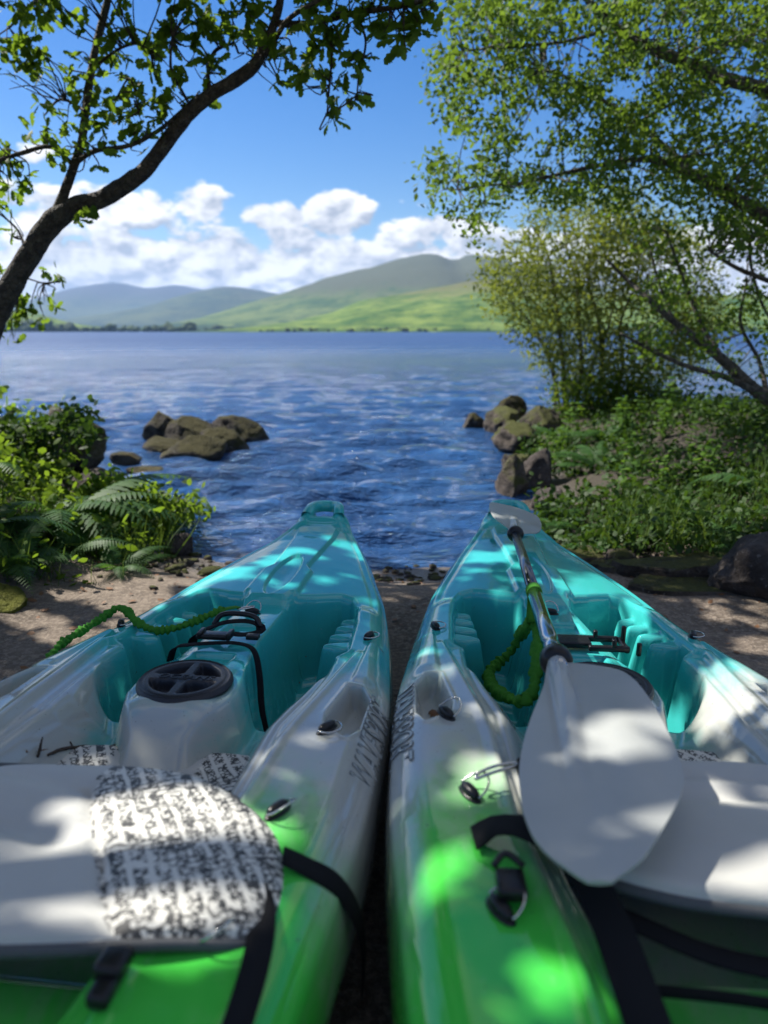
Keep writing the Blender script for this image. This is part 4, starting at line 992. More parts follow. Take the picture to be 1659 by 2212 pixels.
# --- sunlit patches seen in the photograph: the unseen canopy is cut open to let the sun through there  (x, y, rx, ry in the 1659-wide picture, height)
PATCH = [(960, 1960, 70, 60, .38), (1180, 2150, 40, 40, .41), (1060, 1660, 60, 20, .41), (520, 2120, 60, 60, .36),
         (700, 1225, 30, 5, .36), (560, 1240, 26, 5, .35), (1160, 1245, 26, 6, .35), (1080, 1275, 26, 7, .34), (1360, 1330, 26, 10, .33), (330, 1480, 18, 8, .36), (440, 1500, 30, 7, .37), (760, 1420, 10, 30, .34), (930, 1430, 10, 24, .33), (120, 1600, 40, 10, .28), (560, 1560, 26, 10, .30), (620, 1720, 16, 30, .37), (700, 1640, 12, 30, .36), (160, 1740, 60, 18, .43), (420, 1960, 60, 14, .43), (1010, 2110, 30, 40, .4), (1130, 2080, 26, 40, .4), (1550, 1700, 40, 24, .42), (100, 1350, 60, 6, 0), (250, 1310, 40, 4, 0), (40, 1310, 30, 4, 0), (1540, 1285, 120, 4, 0), (1610, 1315, 80, 6, 0), (1480, 1300, 50, 5, 0), (1650, 1355, 40, 10, 0), (1590, 1345, 40, 6, 0),
         (60, 1130, 60, 22, .4), (170, 1065, 40, 20, .4), (150, 1180, 40, 20, .3), (30, 1215, 30, 14, .25), (260, 1195, 50, 16, .2), (310, 1130, 40, 16, .3), (90, 1000, 80, 30, .5), (20, 1275, 40, 16, .12), (350, 1195, 30, 10, .1),
         (745, 1150, 55, 6, .36), (640, 1178, 46, 6, .36), (585, 1200, 34, 6, .35), (640, 1262, 40, 6, .35), (790, 1262, 40, 6, .35), (545, 1300, 38, 18, .24), (470, 1330, 22, 40, .22), (375, 1330, 16, 22, .3), (200, 1415, 18, 55, .25),
         (380, 1800, 200, 120, .43), (500, 1850, 90, 80, .43), (60, 1940, 130, 50, .44), (300, 1930, 120, 50, .44), (230, 2160, 290, 75, .33), (90, 2190, 160, 50, .33), (420, 2190, 160, 50, .36),
         (1060, 1190, 62, 9, .35), (1285, 1248, 50, 8, .35), (1260, 1330, 40, 40, .33), (1330, 1420, 40, 40, .33), (1385, 1290, 30, 26, .3), (1430, 1400, 26, 70, .2), (1405, 1440, 45, 45, .12),
         (1565, 1520, 75, 70, .33), (1640, 1480, 40, 60, .33), (980, 1590, 40, 14, .36), (1040, 1555, 50, 16, .37), (1090, 1535, 40, 14, .38), (1050, 1695, 70, 24, .41), (1010, 1480, 26, 40, .34),
         (960, 1870, 80, 100, .39), (890, 1990, 50, 60, .36), (900, 2080, 40, 50, .36), (1560, 1850, 120, 80, .44), (1640, 1900, 60, 60, .44), (1340, 1600, 60, 60, .5), (1250, 1780, 40, 40, .5),
         (1500, 1270, 120, 7, 0), (1560, 1300, 110, 9, 0), (1620, 1330, 60, 14, 0), (1440, 1255, 60, 4, 0), (885, 1243, 60, 4, 0), (1640, 1400, 40, 20, 0), (880, 1290, 20, 3, 0), (150, 1300, 70, 4, 0), (60, 1340, 60, 5, 0), (240, 1268, 50, 3, 0)]
def in_patch(pos):
    """true where a canopy leaf would stand between the sun and one of the patches"""
    out = np.zeros(len(pos), bool); s = np.array(SUN)
    for a, b_, ra, rb, z in PATCH:
        q = pos-s*((pos[:, 2]-z)/s[2])[:, None]; ok = q[:, 1] > .25
        p = proj_px(q)*np.array([1659/768, 2212/1024]); w = np.sin(p[:, 0]*.045)*.12+np.sin(p[:, 1]*.09+a)*.12
        out |= ok & (((p[:, 0]-a)/ra)**2+((p[:, 1]-b_)/rb)**2 < 1.0+w)
    return out

def oak():
    D = 4.6
    root = empty('oak_tree', (-2.95, 4.6, .2), 'leaning dark oak at the left with one long limb arching over the lake', 'tree')
    o0 = np.array(root.location)
    g = lambda a, b_, d=0.0: np.array(bY(a, b_, D+d))-o0
    k = lambda r: .66*r*768/1659*4.7/FPX
    base = [np.array([-.55, .10, -.25]), np.array([-.42, .06, .25])]
    main = base+[g(-60, 780), g(0, 660), g(52, 570), g(112, 482), g(160, 447), g(215, 432), g(272, 398, -.1), g(312, 368, -.15), g(352, 318, -.2), g(402, 252, -.3), g(452, 207, -.35), g(512, 171, -.4), g(552, 138, -.45), g(580, 82, -.5), g(602, 18, -.5), g(612, -60, -.5), g(640, -160, -.5)]
    rad = [k(62), k(52), k(40), k(36), k(32), k(33), k(28), k(25), k(24), k(22), k(20), k(19), k(18), k(17), k(16), k(12), k(10), k(8), k(5)]
    branch(root, main, rad, M['bark'], 'trunk', 110, 14)
    B = [([g(118, 478), g(140, 415), g(158, 365), g(178, 298), g(190, 200, .1), g(206, 108, .15), g(226, 28, .2), g(245, -60, .2), g(250, -170, .2)], [k(20), k(15), k(13), k(12), k(12), k(11), k(11), k(9), k(6)]),
         ([g(165, 350), g(205, 326, -.1), g(280, 314, -.2), g(345, 280, -.3), g(392, 240, -.3), g(420, 212, -.3)], [k(8), k(7), k(6), k(5.5), k(5), k(4)]),
         ([g(160, 358), g(112, 318, -.1), g(50, 330, -.2), g(-20, 352, -.3), g(-110, 380, -.3)], [k(7), k(6), k(6), k(5), k(4)]),
         ([g(596, 50, -.5), g(640, 52, -.55), g(700, 44, -.6), g(770, 28, -.7), g(860, 14, -.8), g(950, -10, -.9), g(1010, -40, -.9)], [k(9), k(8), k(7), k(6.5), k(6), k(5), k(3)]),
         ([g(560, 128, -.45), g(585, 100, -.6), g(620, 45, -.7), g(680, 5, -.8), g(740, -30, -.8)], [k(7), k(7), k(6), k(5), k(4)]),
         ([g(455, 205, -.35), g(450, 160, -.3), g(465, 110, -.2), g(505, 95, -.2), g(515, 115, -.2)], [k(7), k(5), k(5), k(4), k(3)]),
         ([g(415, 235, -.3), g(395, 200, -.4), g(370, 150, -.5), g(372, 80, -.5)], [k(5), k(4), k(4), k(2)]),
         ([g(700, 44, -.6), g(716, 110, -.6), g(712, 180, -.55), g(706, 245, -.5)], [k(4), k(3), k(3), k(1.5)]),
         ([g(770, 28, -.7), g(790, 90, -.65), g(775, 160, -.6), g(772, 205, -.6)], [k(3.5), k(3), k(2.5), k(1.2)]),
         ([g(195, 160), g(235, 120, -.1), g(290, 95, -.2), g(330, 110, -.2)], [k(5), k(4), k(3), k(2)]),
         ([g(185, 240), g(130, 215, .2), g(95, 250, .3)], [k(5), k(4), k(2)]),
         ([g(250, 215, -.1), g(280, 170, -.2), g(300, 240, -.3)], [k(3), k(2.5), k(2)]),
         ([g(-60, 780, 0), g(-20, 640, .5), g(40, 600, .8), g(95, 612, .9)], [k(8), k(5), k(4), k(2)]),
         ([g(60, 560), g(40, 500, .2), g(10, 470, .2), g(-40, 440, .2)], [k(5), k(4), k(3), k(2)]),
         ([g(240, -60, .2), g(120, -40, .2), g(60, 20, .2), g(20, 60, .2)], [k(7), k(6), k(5), k(3)])]
    for P, R in B: branch(root, P, R, M['bark'])
    CL = [(30, 40, 62, 0), (95, 18, 46, 0), (38, 128, 44, 0), (85, 110, 26, 0), (8, 90, 40, 0), (120, 20, 22, 0), (70, 150, 26, 0), (15, 170, 22, 0),
          (130, 232, 46, .1), (112, 290, 34, .1), (160, 165, 34, .1), (212, 218, 50, 0), (255, 165, 48, -.1), (240, 92, 40, -.1), (292, 78, 50, -.2), (336, 138, 36, -.2), (272, 262, 40, -.2), (212, 292, 34, -.1), (328, 232, 40, -.3), (358, 196, 24, -.3), (240, 322, 24, -.2), (150, 330, 24, -.2), (120, 330, 26, -.2), (180, 120, 26, 0), (270, 20, 30, -.2), (300, 200, 26, -.2), (200, 350, 14, -.1),
          (420, 58, 56, -.4), (478, 38, 44, -.4), (440, 122, 36, -.4), (398, 172, 34, -.4), (372, 100, 34, -.4), (505, 84, 42, -.3), (402, 20, 44, -.4), (540, 40, 40, -.4), (372, 40, 24, -.4), (390, 218, 18, -.3), (470, 150, 22, -.3),
          (428, 214, 22, -.3), (300, 276, 20, -.25), (342, 262, 24, -.3), (300, 310, 16, -.2), (365, 285, 12, -.3),
          (622, 78, 44, -.6), (648, 142, 34, -.6), (700, 98, 42, -.6), (745, 58, 52, -.7), (802, 40, 44, -.7), (858, 66, 42, -.8), (880, 106, 30, -.8), (716, 186, 32, -.55), (708, 238, 18, -.5), (772, 198, 20, -.6), (640, 172, 20, -.5), (600, 170, 12, -.5), (612, 110, 30, -.5), (930, 20, 44, -.9), (785, 120, 24, -.65), (560, 62, 34, -.5), (690, 20, 40, -.7), (760, 10, 40, -.7), (840, 10, 40, -.8), (900, 60, 28, -.8), (735, 150, 24, -.6), (760, 220, 10, -.6), (714, 262, 10, -.5),
          (18, 332, 34, -.2), (52, 388, 24, -.2), (12, 402, 26, -.2), (8, 452, 22, 0), (170, 470, 12, -.1), (196, 468, 10, -.1), (20, 372, 20, -.2), (35, 500, 12, .1),
          (62, 650, 52, .9), (96, 606, 32, .9), (42, 700, 30, .9), (112, 650, 26, .9), (135, 606, 14, .9), (20, 600, 30, .9), (10, 690, 30, .9), (90, 690, 20, .9), (30, 730, 14, .9)]
    cen = [np.array(bY(a, b_, D+d))-o0 for a, b_, r, d in CL]; rad = [r*768/1659*4.6/FPX for a, b_, r, d in CL]
    cen += [np.array(bY(a, b_, D-.5))-o0 for a, b_ in ((60, -80), (200, -90), (330, -70), (460, -80), (600, -70), (720, -80), (850, -70), (130, -160), (400, -170), (650, -180))]; rad += [.22]*10
    pos, cc = clump_leaves(cen, rad, 1750)
    # twigs from each clump to the nearest branch point
    BP = np.concatenate([spline(np.array(P), 30) for P, _ in B]+[spline(np.array(main[2:]), 60)])
    tw = []
    for c, r in zip(cen, rad):
        for _ in range(3):
            e = c+rng.normal(size=3)*r*.45; i = np.argmin(np.linalg.norm(BP-e, axis=1)); s_ = BP[i]
            tw.append(tube([s_, (s_+e)/2+rng.normal(size=3)*.035, e], [.0048, .0036, .0015], 5, 7))
    mesh_obj('twigs', *merge(tw), M['bark'], root)['kind'] = 'stuff'
    ax = (pos-cc)*1.2+rng.normal(size=pos.shape)*.045+np.array([0, 0, -.012])
    o = leaf_cloud('foliage', OAK, OAKF, pos, sunny_normals(len(pos), .8), rng.uniform(.055, .098, len(pos)), M['oak_leaf'], root, ax)
    o['kind'] = 'stuff'
oak()

def canopy_tree(name, label, trunk, rad, targets_box, n, hr, leafsize, seed, keep_out=True, cat='tree'):
    """a bank tree just outside the picture; its crown is shaped to shade the slipway, with leaves cut away over sun patches"""
    r0 = np.random.default_rng(seed); root = empty(name, tuple(trunk[0]), label, cat); o0 = np.array(trunk[0])
    branch(root, [np.array(p)-o0 for p in trunk], rad, M['bark'], 'trunk', 60, 12)
    x0, x1, y0, y1 = targets_box; s = np.array(SUN)
    ncl = n//16
    q = np.stack([r0.uniform(x0, x1, ncl), r0.uniform(y0, y1, ncl), np.full(ncl, .3)], -1); h = r0.uniform(hr[0], hr[1], ncl)
    cl = q+s*(h/s[2])[:, None]
    # boughs reaching to a spread of clumps
    tip = np.array(trunk[-1]); mid = np.array(trunk[-2])
    for i in range(10):
        e = cl[r0.integers(ncl)]; st = mid+(tip-mid)*r0.random()
        m_ = (st+e)/2+r0.normal(size=3)*.2+np.array([0, 0, .15]); branch(root, [st-o0, m_-o0, e-o0], [rad[-1]*.9, rad[-1]*.6, .008], M['bark'], 'branch', 14, 7)
    pos = cl[r0.integers(0, ncl, n)]+r0.normal(size=(n, 3))*.11
    axl = r0.normal(size=(n, 3)); nrl = r0.normal(size=(n, 3))*.7+s; lsz = r0.uniform(leafsize*.8, leafsize*1.2, n)
    nn_ = nrl/np.linalg.norm(nrl, axis=1)[:, None]; au = axl-nn_*(axl*nn_).sum(1)[:, None]; au /= np.linalg.norm(au, axis=1)[:, None]; sd_ = np.cross(au, nn_)
    bad = np.zeros(n, bool)
    for fa, fs in ((0, 0), (.5, 0), (1, 0), (.6, .3), (.6, -.3)): bad |= in_patch(pos+(au*fa+sd_*fs)*lsz[:, None])
    ok = ~bad
    px = proj_px(pos); vis = (pos[:, 1] > .1) & (px[:, 0] > -60) & (px[:, 0] < 828) & (px[:, 1] > -60) & (px[:, 1] < 1084)
    kk_ = ok & ~vis
    o = leaf_cloud('foliage', OAK, OAKF, pos[kk_]-o0, nrl[kk_], lsz[kk_], M['oak_leaf'], root, axl[kk_]); o['kind'] = 'stuff'
canopy_tree('oak_tree', 'unseen oak on the left bank, its crown shaped to dapple the kayaks', [(-4.6, 1.6, .3), (-4.5, 1.6, 1.6), (-4.2, 1.7, 3.0), (-3.9, 1.9, 4.4)], [.22, .17, .13, .08], (-2.5, 1.9, .2, 3.3), 23000, (2.3, 4.4), .100, 5)

# ---- right-hand alder overhanging from beyond the right edge
def in_poly(P, poly):
    return poly_sdf(P[:, 0], P[:, 1], poly) > 0
def right_alder():
    D = 6.4
    root = empty('alder_tree', (5.0, 6.6, .2), 'large small-leaved alder leaning in from the right over the water', 'tree'); o0 = np.array(root.location)
    g = lambda a, b_, d=0.0: np.array(bY(a, b_, D+d))-o0
    k = lambda r: .74*r*768/1659*6.6/FPX
    branch(root, [np.array([.1, 0, -.3]), np.array([0, 0, .5]), np.array([-.1, .0, 1.4]), np.array([-.25, -.1, 2.6]), np.array([-.4, -.2, 3.8]), np.array([-.6, -.2, 5.2])], [.24, .2, .17, .14, .11, .05], M['bark2'], 'trunk', 60, 12)
    st = lambda z: np.array([-.1-.08*z, 0, z])
    B = [([st(1.4), g(1760, 560), g(1659, 470), g(1600, 436), g(1540, 400, -.1), g(1480, 368, -.1), g(1430, 348, -.2), g(1370, 345, -.2), g(1300, 356, -.3), g(1220, 374, -.3), g(1150, 388, -.3)], [k(30), k(24), k(19), k(18), k(16), k(12), k(9), k(7), k(6), k(5), k(3)]),
         ([st(2.4), g(1760, 260), g(1659, 196), g(1560, 168), g(1480, 134, -.3), g(1400, 100, -.4), g(1330, 58, -.5), g(1270, 0, -.5), g(1230, -60, -.5)], [k(26), k(20), k(17), k(16), k(14), k(12), k(10), k(8), k(5)]),
         ([g(1490, 366), g(1440, 320, .3), g(1380, 270, .4), g(1300, 215, .4), g(1230, 170, .4), g(1170, 150, .4)], [k(9), k(8), k(7), k(6), k(5), k(3)]),
         ([st(2.8), g(1700, 120, .4), g(1600, 80, .4), g(1530, 20, .4), g(1500, -60, .4)], [k(12), k(9), k(8), k(6), k(5)]),
         ([st(.9), g(1740, 640), g(1659, 606), g(1590, 578), g(1530, 540, -.1)], [k(12), k(9), k(7), k(6), k(3)]),
         ([st(.5), g(1760, 930), g(1700, 890), g(1640, 850), g(1570, 785), g(1510, 735), g(1450, 690), g(1400, 645), g(1350, 600, .2), g(1310, 560, .2)], [k(30), k(26), k(22), k(19), k(15), k(11), k(9), k(7), k(5), k(3)]),
         ([g(1565, 780), g(1525, 720, .2), g(1490, 640, .3), g(1460, 560, .3), g(1440, 500, .3)], [k(8), k(7), k(6), k(5), k(3)]),
         ([g(1500, 730), g(1460, 700, .2), g(1420, 600, .3), g(1405, 540, .3)], [k(6), k(5), k(4), k(3)]),
         ([g(1640, 850), g(1560, 812, -.2), g(1480, 790, -.2), g(1400, 752, -.2), g(1340, 720, -.2)], [k(10), k(8), k(6), k(5), k(3)]),
         ([g(1659, 862), g(1640, 780, .2), g(1600, 700, .3), g(1610, 620, .3)], [k(9), k(6), k(5), k(3)]),
         ([g(1560, 168), g(1500, 200, .2), g(1420, 240, .2), g(1350, 280, .2)], [k(7), k(6), k(4), k(3)]),
         ([g(1220, 374, -.3), g(1130, 395, -.2), g(1060, 400, -.2), g(990, 410, -.2)], [k(4), k(4), k(3), k(2)]),
         ([g(1330, 58, -.5), g(1220, 90, -.4), g(1100, 100, -.4), g(1000, 110, -.4)], [k(5), k(4), k(4), k(2)]),
         ([g(1659, 480), g(1620, 520), g(1640, 640, .2), g(1680, 720, .2)], [k(6), k(5), k(4), k(3)])]
    for P, R in B: branch(root, P, R, M['bark2'])
    # crown: leaf clumps through the crown volume, outline uneven, gaps left where sky shows
    POLY = [(980, -60), (1800, -60), (1800, 520), (1659, 560), (1560, 500), (1470, 440), (1400, 420), (1330, 455), (1260, 420), (1180, 445), (1090, 470), (1030, 520), (985, 500), (960, 440), (925, 440), (918, 395), (930, 350), (975, 320), (1010, 290), (965, 250), (935, 190), (940, 130), (985, 80), (960, 20)]
    n = 2500; P = np.stack([rng.uniform(900, 1800, n), rng.uniform(-80, 620, n)], -1)
    ns = np.array([mnoise.noise(Vector((a*.012, b_*.014, 3.3)))+.5*mnoise.noise(Vector((a*.035, b_*.035, 7.7))) for a, b_ in P])
    ok = in_poly(P, POLY) & (ns > -.16+.10*(P[:, 0] < 1050))
    P = P[ok]; cen = np.array([np.array(bY(a, b_, D+rng.uniform(-1.1, 1.0)))-o0 for a, b_ in P])
    low = np.stack([rng.uniform(1380, 1760, 260), rng.uniform(450, 830, 260)], -1); nl = np.array([mnoise.noise(Vector((a*.014, b_*.014, 1.1))) for a, b_ in low]); low = low[nl > -.05]
    cen = np.concatenate([cen, np.array([np.array(bY(a, b_, D+rng.uniform(-.5, .8)))-o0 for a, b_ in low])])
    cnt = 17; nn = len(cen)*cnt; pos = np.repeat(cen, cnt, 0)+rng.normal(size=(nn, 3))*np.array([.065, .08, .05])
    ax = rng.normal(size=(nn, 3))+np.array([0, 0, -.4])
    BP = np.concatenate([spline(np.array(p), 30) for p, _ in B]); tw = []
    for c in cen[::3]:
        i = np.argmin(np.linalg.norm(BP-c, axis=1)); s_ = BP[i]
        if np.linalg.norm(s_-c) < 1.3: tw.append(tube([s_, (s_+c)/2+rng.normal(size=3)*.05, c], [.006, .004, .0018], 4, 6))
    mesh_obj('twigs', *merge(tw), M['bark2'], root)['kind'] = 'stuff'
    o = leaf_cloud('foliage', OVAL, OVALF, pos, sunny_normals(nn, .7), rng.uniform(.034, .062, nn), M['alder_leaf'], root, ax); o['kind'] = 'stuff'
right_alder()

def shrub(name, label, stems, R, cens, cnt, spread, size, m, tmpl, tf, bark, cat='shrub', twigR=.004):
    base = stems[0][0]; root = empty(name, tuple(base), label, cat); o0 = np.array(base)
    for P, r in zip(stems, R): branch(root, [np.array(p)-o0 for p in P], r, bark, 'stem', None, 7)
    cen = np.array(cens)-o0; BP = np.concatenate([spline(np.array(P)-o0, 24) for P in stems]); tw = []
    for c in cen[::2]:
        i = np.argmin(np.linalg.norm(BP-c, axis=1)+.3*np.maximum(0, BP[:, 2]-c[2])); s_ = BP[i]
        tw.append(tube([s_, (s_+c)/2+rng.normal(size=3)*.03, c], [twigR, twigR*.7, twigR*.35], 4, 6))
    mesh_obj('twigs', *merge(tw), bark, root)['kind'] = 'stuff'
    n = len(cen)*cnt; pos = np.repeat(cen, cnt, 0)+rng.normal(size=(n, 3))*spread
    o = leaf_cloud('foliage', tmpl, tf, pos, sunny_normals(n, .7), rng.uniform(size*.7, size*1.25, n), m, root, rng.normal(size=(n, 3))+np.array([0, 0, -.2])); o['kind'] = 'stuff'
def px_clumps(poly, n, D, dd, thr=-.2, f=.012, seed=0.0):
    poly = np.array(poly); lo, hi = poly.min(0), poly.max(0); P = np.stack([rng.uniform(lo[0], hi[0], n), rng.uniform(lo[1], hi[1], n)], -1)
    ns = np.array([mnoise.noise(Vector((a*f, b_*f, seed)))+.4*mnoise.noise(Vector((a*f*3, b_*f*3, seed+5))) for a, b_ in P]); P = P[in_poly(P, poly) & (ns > thr)]
    return [np.array(bY(a, b_, D+rng.uniform(-dd, dd))) for a, b_ in P]
DW = 9.4
gw = lambda a, b_, d=0.0: tuple(bY(a, b_, DW+d))
kw = lambda r: .62*r*768/1659*9.6/FPX
shrub('willow', 'thin-stemmed pale olive willow rooted on the right shore rocks',
      [[gw(1222, 905), gw(1216, 780), gw(1205, 690), gw(1195, 610), gw(1180, 540), gw(1150, 490)], [gw(1240, 905), gw(1256, 790), gw(1250, 690), gw(1245, 610), gw(1225, 540), gw(1215, 470)], [gw(1290, 905), gw(1300, 770), gw(1290, 680), gw(1270, 600), gw(1290, 520)],
       [gw(1320, 905), gw(1345, 790), gw(1340, 700), gw(1370, 620), gw(1390, 530)], [gw(1215, 900), gw(1180, 760), gw(1140, 690), gw(1090, 640)], [gw(1340, 900), gw(1400, 790), gw(1450, 720), gw(1500, 660)], [gw(1265, 900), gw(1275, 800), gw(1310, 720), gw(1330, 640)], [gw(1200, 900), gw(1195, 800), gw(1160, 720), gw(1120, 600)]],
      [[kw(9), kw(7), kw(6), kw(5), kw(4), kw(2)], [kw(8), kw(7), kw(6), kw(5), kw(4), kw(2)], [kw(7), kw(6), kw(5), kw(4), kw(2)], [kw(7), kw(6), kw(5), kw(4), kw(2)], [kw(6), kw(5), kw(4), kw(2)], [kw(6), kw(5), kw(4), kw(2)], [kw(6), kw(5), kw(4), kw(2)], [kw(5), kw(4), kw(3), kw(2)]],
      px_clumps([(1040, 600), (1075, 545), (1110, 530), (1130, 480), (1200, 450), (1290, 420), (1400, 430), (1500, 520), (1560, 600), (1540, 740), (1480, 830), (1330, 860), (1220, 840), (1150, 750), (1100, 690), (1060, 650)], 950, DW, .8, -.32, .011, 2.0),
      30, .12, .075, M['willow_leaf'], LANCE+[], LANCEF, M['bark2'])
shrub('shrub', 'dark tangled bush of bare stems at the foot of the willow',
      [[gw(1300, 930), gw(1310, 880), gw(1330, 830)], [gw(1350, 935), gw(1370, 880), gw(1400, 830)], [gw(1390, 940), gw(1410, 890), gw(1450, 850)], [gw(1260, 925), gw(1250, 870), gw(1235, 840)]], [[kw(5), kw(4), kw(2)]]*4,
      px_clumps([(1190, 850), (1260, 810), (1400, 810), (1470, 850), (1480, 920), (1380, 950), (1240, 930)], 420, DW-.4, .5, -.4, .02, 6.0), 16, .08, .05, M['oak_leaf'], OVAL, OVALF, M['bark2'])

# ---- left bank bushes
DL = 5.4; gl = lambda a, b_, d=0.0: tuple(bY(a, b_, DL+d)); kl_ = lambda r: r*768/1659*5.4/FPX
shrub('shrub', 'bright green leafy bush on the left bank above the brown boulder',
      [[gl(20, 1120), gl(40, 1040), gl(90, 960), gl(150, 905)], [gl(-20, 1120), gl(0, 1000), gl(60, 940)], [gl(60, 1120), gl(110, 1010), gl(170, 940)], [gl(-60, 1100), gl(-40, 980), gl(10, 920)]], [[kl_(6), kl_(5), kl_(3), kl_(2)], [kl_(5), kl_(4), kl_(2)], [kl_(4), kl_(3), kl_(2)], [kl_(4), kl_(3), kl_(2)]],
      px_clumps([(-160, 900), (10, 915), (70, 925), (120, 900), (160, 880), (180, 905), (200, 950), (140, 960), (90, 990), (70, 1080), (40, 1110), (-160, 1120)], 560, DL-.2, .45, -.42, .016, 8.0), 16, .05, .058, M['shade_leaf'], OVAL, OVALF, M['bark'])
shrub('shrub', 'low leafy bush sprawling from the left bank over the water',
      [[gl(160, 1180, -.9), gl(220, 1120, -.9), gl(300, 1090, -.9), gl(400, 1085, -.9)], [gl(200, 1180, -.9), gl(260, 1120, -.9), gl(340, 1130, -.9), gl(410, 1160, -.9)], [gl(180, 1170, -.9), gl(200, 1100, -.9), gl(260, 1060, -.9)]], [[kl_(5), kl_(4), kl_(3), kl_(2)], [kl_(4), kl_(3), kl_(3), kl_(2)], [kl_(4), kl_(3), kl_(2)]],
      px_clumps([(100, 1060), (180, 1040), (250, 1040), (330, 1065), (380, 1090), (440, 1080), (430, 1105), (370, 1125), (420, 1160), (400, 1180), (340, 1170), (300, 1200), (200, 1190), (120, 1140)], 480, DL-.95, .3, -.35, .018, 9.0), 15, .042, .050, M['oak_leaf'], OVAL, OVALF, M['bark'])

# ---- ferns
def frond_mesh(L, W_, droop, n=26):
    t = np.linspace(0, 1, n); y = L*(t-.12*droop*t**2); z = L*(.62*t-(.55+.35*droop)*t**2); V = []; Fc = []
    R = np.stack([np.zeros(n), y, z], -1)
    tv, tf = tube(R, np.linspace(.004, .0008, n), 4); V += [tuple(p) for p in tv]; Fc += tf
    for i in range(3, n):
        ln = W_*math.sin(PI*min(1, (.12+.88*t[i])**.8))**.8*(1-.25*t[i])
        tg = R[min(i+1, n-1)]-R[i-1]; tg = tg/np.linalg.norm(tg)
        for sg in (1, -1):
            d = np.array([sg*.92, .0, -.18])+tg*.42+np.array([0, 0, .05*rng.normal()]); d /= np.linalg.norm(d); wv = tg*ln*.16
            k = len(V); c = R[i]
            # serrated pinna
            for (a, w_) in ((0, .35), (.25, 1.0), (.32, .7), (.5, .85), (.57, .5), (.75, .55), (.8, .3), (1.0, 0)):
                p = c+d*ln*a+np.array([0, 0, -.16*ln*a*a]); V += [tuple(p+wv*w_), tuple(p-wv*w_*.8)]
            for j in range(7): Fc.append((k+2*j, k+2*j+1, k+2*j+3, k+2*j+2))
    return np.array(V), Fc
FR = [frond_mesh(1.0, .20, d) for d in (.2, .6, 1.0)]
FRM = []
for V, Fc in FR:
    o = mesh_obj('frond', V, Fc, M['fern'], None, False); FRM.append(o.data); bpy.data.objects.remove(o)
def fern(label, x, y, n, L, az0=None, spread=PI, group=None, z=None):
    root = empty('fern', (x, y, zland(x, y) if z is None else z), label, 'fern', group)
    for i in range(n):
        o = bpy.data.objects.new('frond', FRM[int(rng.integers(3))]); C.objects.link(o); o.parent = root
        a = rng.uniform(0, 2*PI) if az0 is None else az0+spread*(i/(max(1, n-1))-.5)+rng.normal(0, .12)
        s_ = L*rng.uniform(.75, 1.1); o.scale = (s_, s_, s_); o.rotation_euler = (rng.normal(.18, .14), rng.normal(0, .12), a-PI/2)
fern('tall fern at the left picture edge with long arching fronds', -1.80, 3.15, 9, .62)
fern('dark fern with one long frond reaching right over the bush', -1.72, 3.75, 9, .85, -.1, 2.6)
fern('pale sunlit fern in the middle of the left bank', -1.48, 3.32, 8, .46)
fern('low fern at the slipway edge nearest the mossy stone', -1.55, 2.95, 8, .40)
fern('small fern lowest on the left bank beside the slipway', -1.20, 3.20, 7, .30)
fern('fern behind the others at the foot of the left bushes', -2.15, 3.9, 8, .60)
fern('fern half hidden at the far left behind the tall one', -2.25, 3.3, 8, .60)
fern('bright fern standing alone just right of the right bow', 1.02, 3.62, 8, .34)
fern('pale green fern in the sun in front of the right bank', 1.55, 3.75, 8, .42)
fern('fern on the upper right bank below the willow', 2.0, 6.6, 9, .6)
fern('fern leaning over the rocks on the right shore', 1.65, 5.6, 9, .5)
fern('low bright fern at the waterside edge of the right bank', 1.10, 4.15, 8, .36)
fern('broad fern beside the grass at the right picture edge', 2.05, 3.9, 9, .50)
fern('fern in the shade under the right bank willow', 1.75, 7.4, 8, .5)
fern('small fern between the slab and the brown boulder', 1.62, 3.32, 7, .28)
# ---- ground cover (uncountable): leaves and grass on both banks
def cover(name, label, boxes, m, kind_leaf):
    P, A_, Sz = [], [], []
    for (x0, x1, y0, y1, n, h, s, cond) in boxes:
        x = rng.uniform(x0, x1, n); y = rng.uniform(y0, y1, n); d = poly_sdf(x, y, SHORE); ok = (d > .08) & cond(x, y)
        ns = np.array([mnoise.noise(Vector((a*1.9, b_*1.9, 2.2))) for a, b_ in zip(x, y)]); ok &= ns > -.24
        x, y, ns = x[ok], y[ok], ns[ok]; z = land_height(x, y); hh = h*(.35+.9*rng.random(len(x)))*(1+ns)
        P.append(np.stack([x, y, z+(0 if kind_leaf == 'grass' else hh*rng.random(len(x)))], -1)); Sz.append(hh if kind_leaf == 'grass' else s*rng.uniform(.6, 1.4, len(x)))
    P = np.concatenate(P); Sz = np.concatenate(Sz); n = len(P)
    if kind_leaf == 'grass':
        T = [(-.014, 0, 0), (.014, 0, 0), (.010, .5, .06), (-.010, .5, .06), (0, 1, .30), (0, 1, .30)]; Fc = [(0, 1, 2, 3), (3, 2, 4, 5)]
        ax = np.array([0, 0, 1.0])+rng.normal(size=(n, 3))*.28; nr = rng.normal(size=(n, 3))*np.array([1, 1, .1])
        o = leaf_cloud(name, T, Fc, P, nr, Sz, m, None, ax)
    else:
        o = leaf_cloud(name, OVAL, OVALF, P, sunny_normals(n, 1.0), Sz, m, None, rng.normal(size=(n, 3)))
    tag(o, label, kind='stuff')
rb = lambda x, y: (x > .80+.10*np.maximum(0, y-3.2)+.45*(y < 3.35)) & (y > 3.22-.06*(x-1))
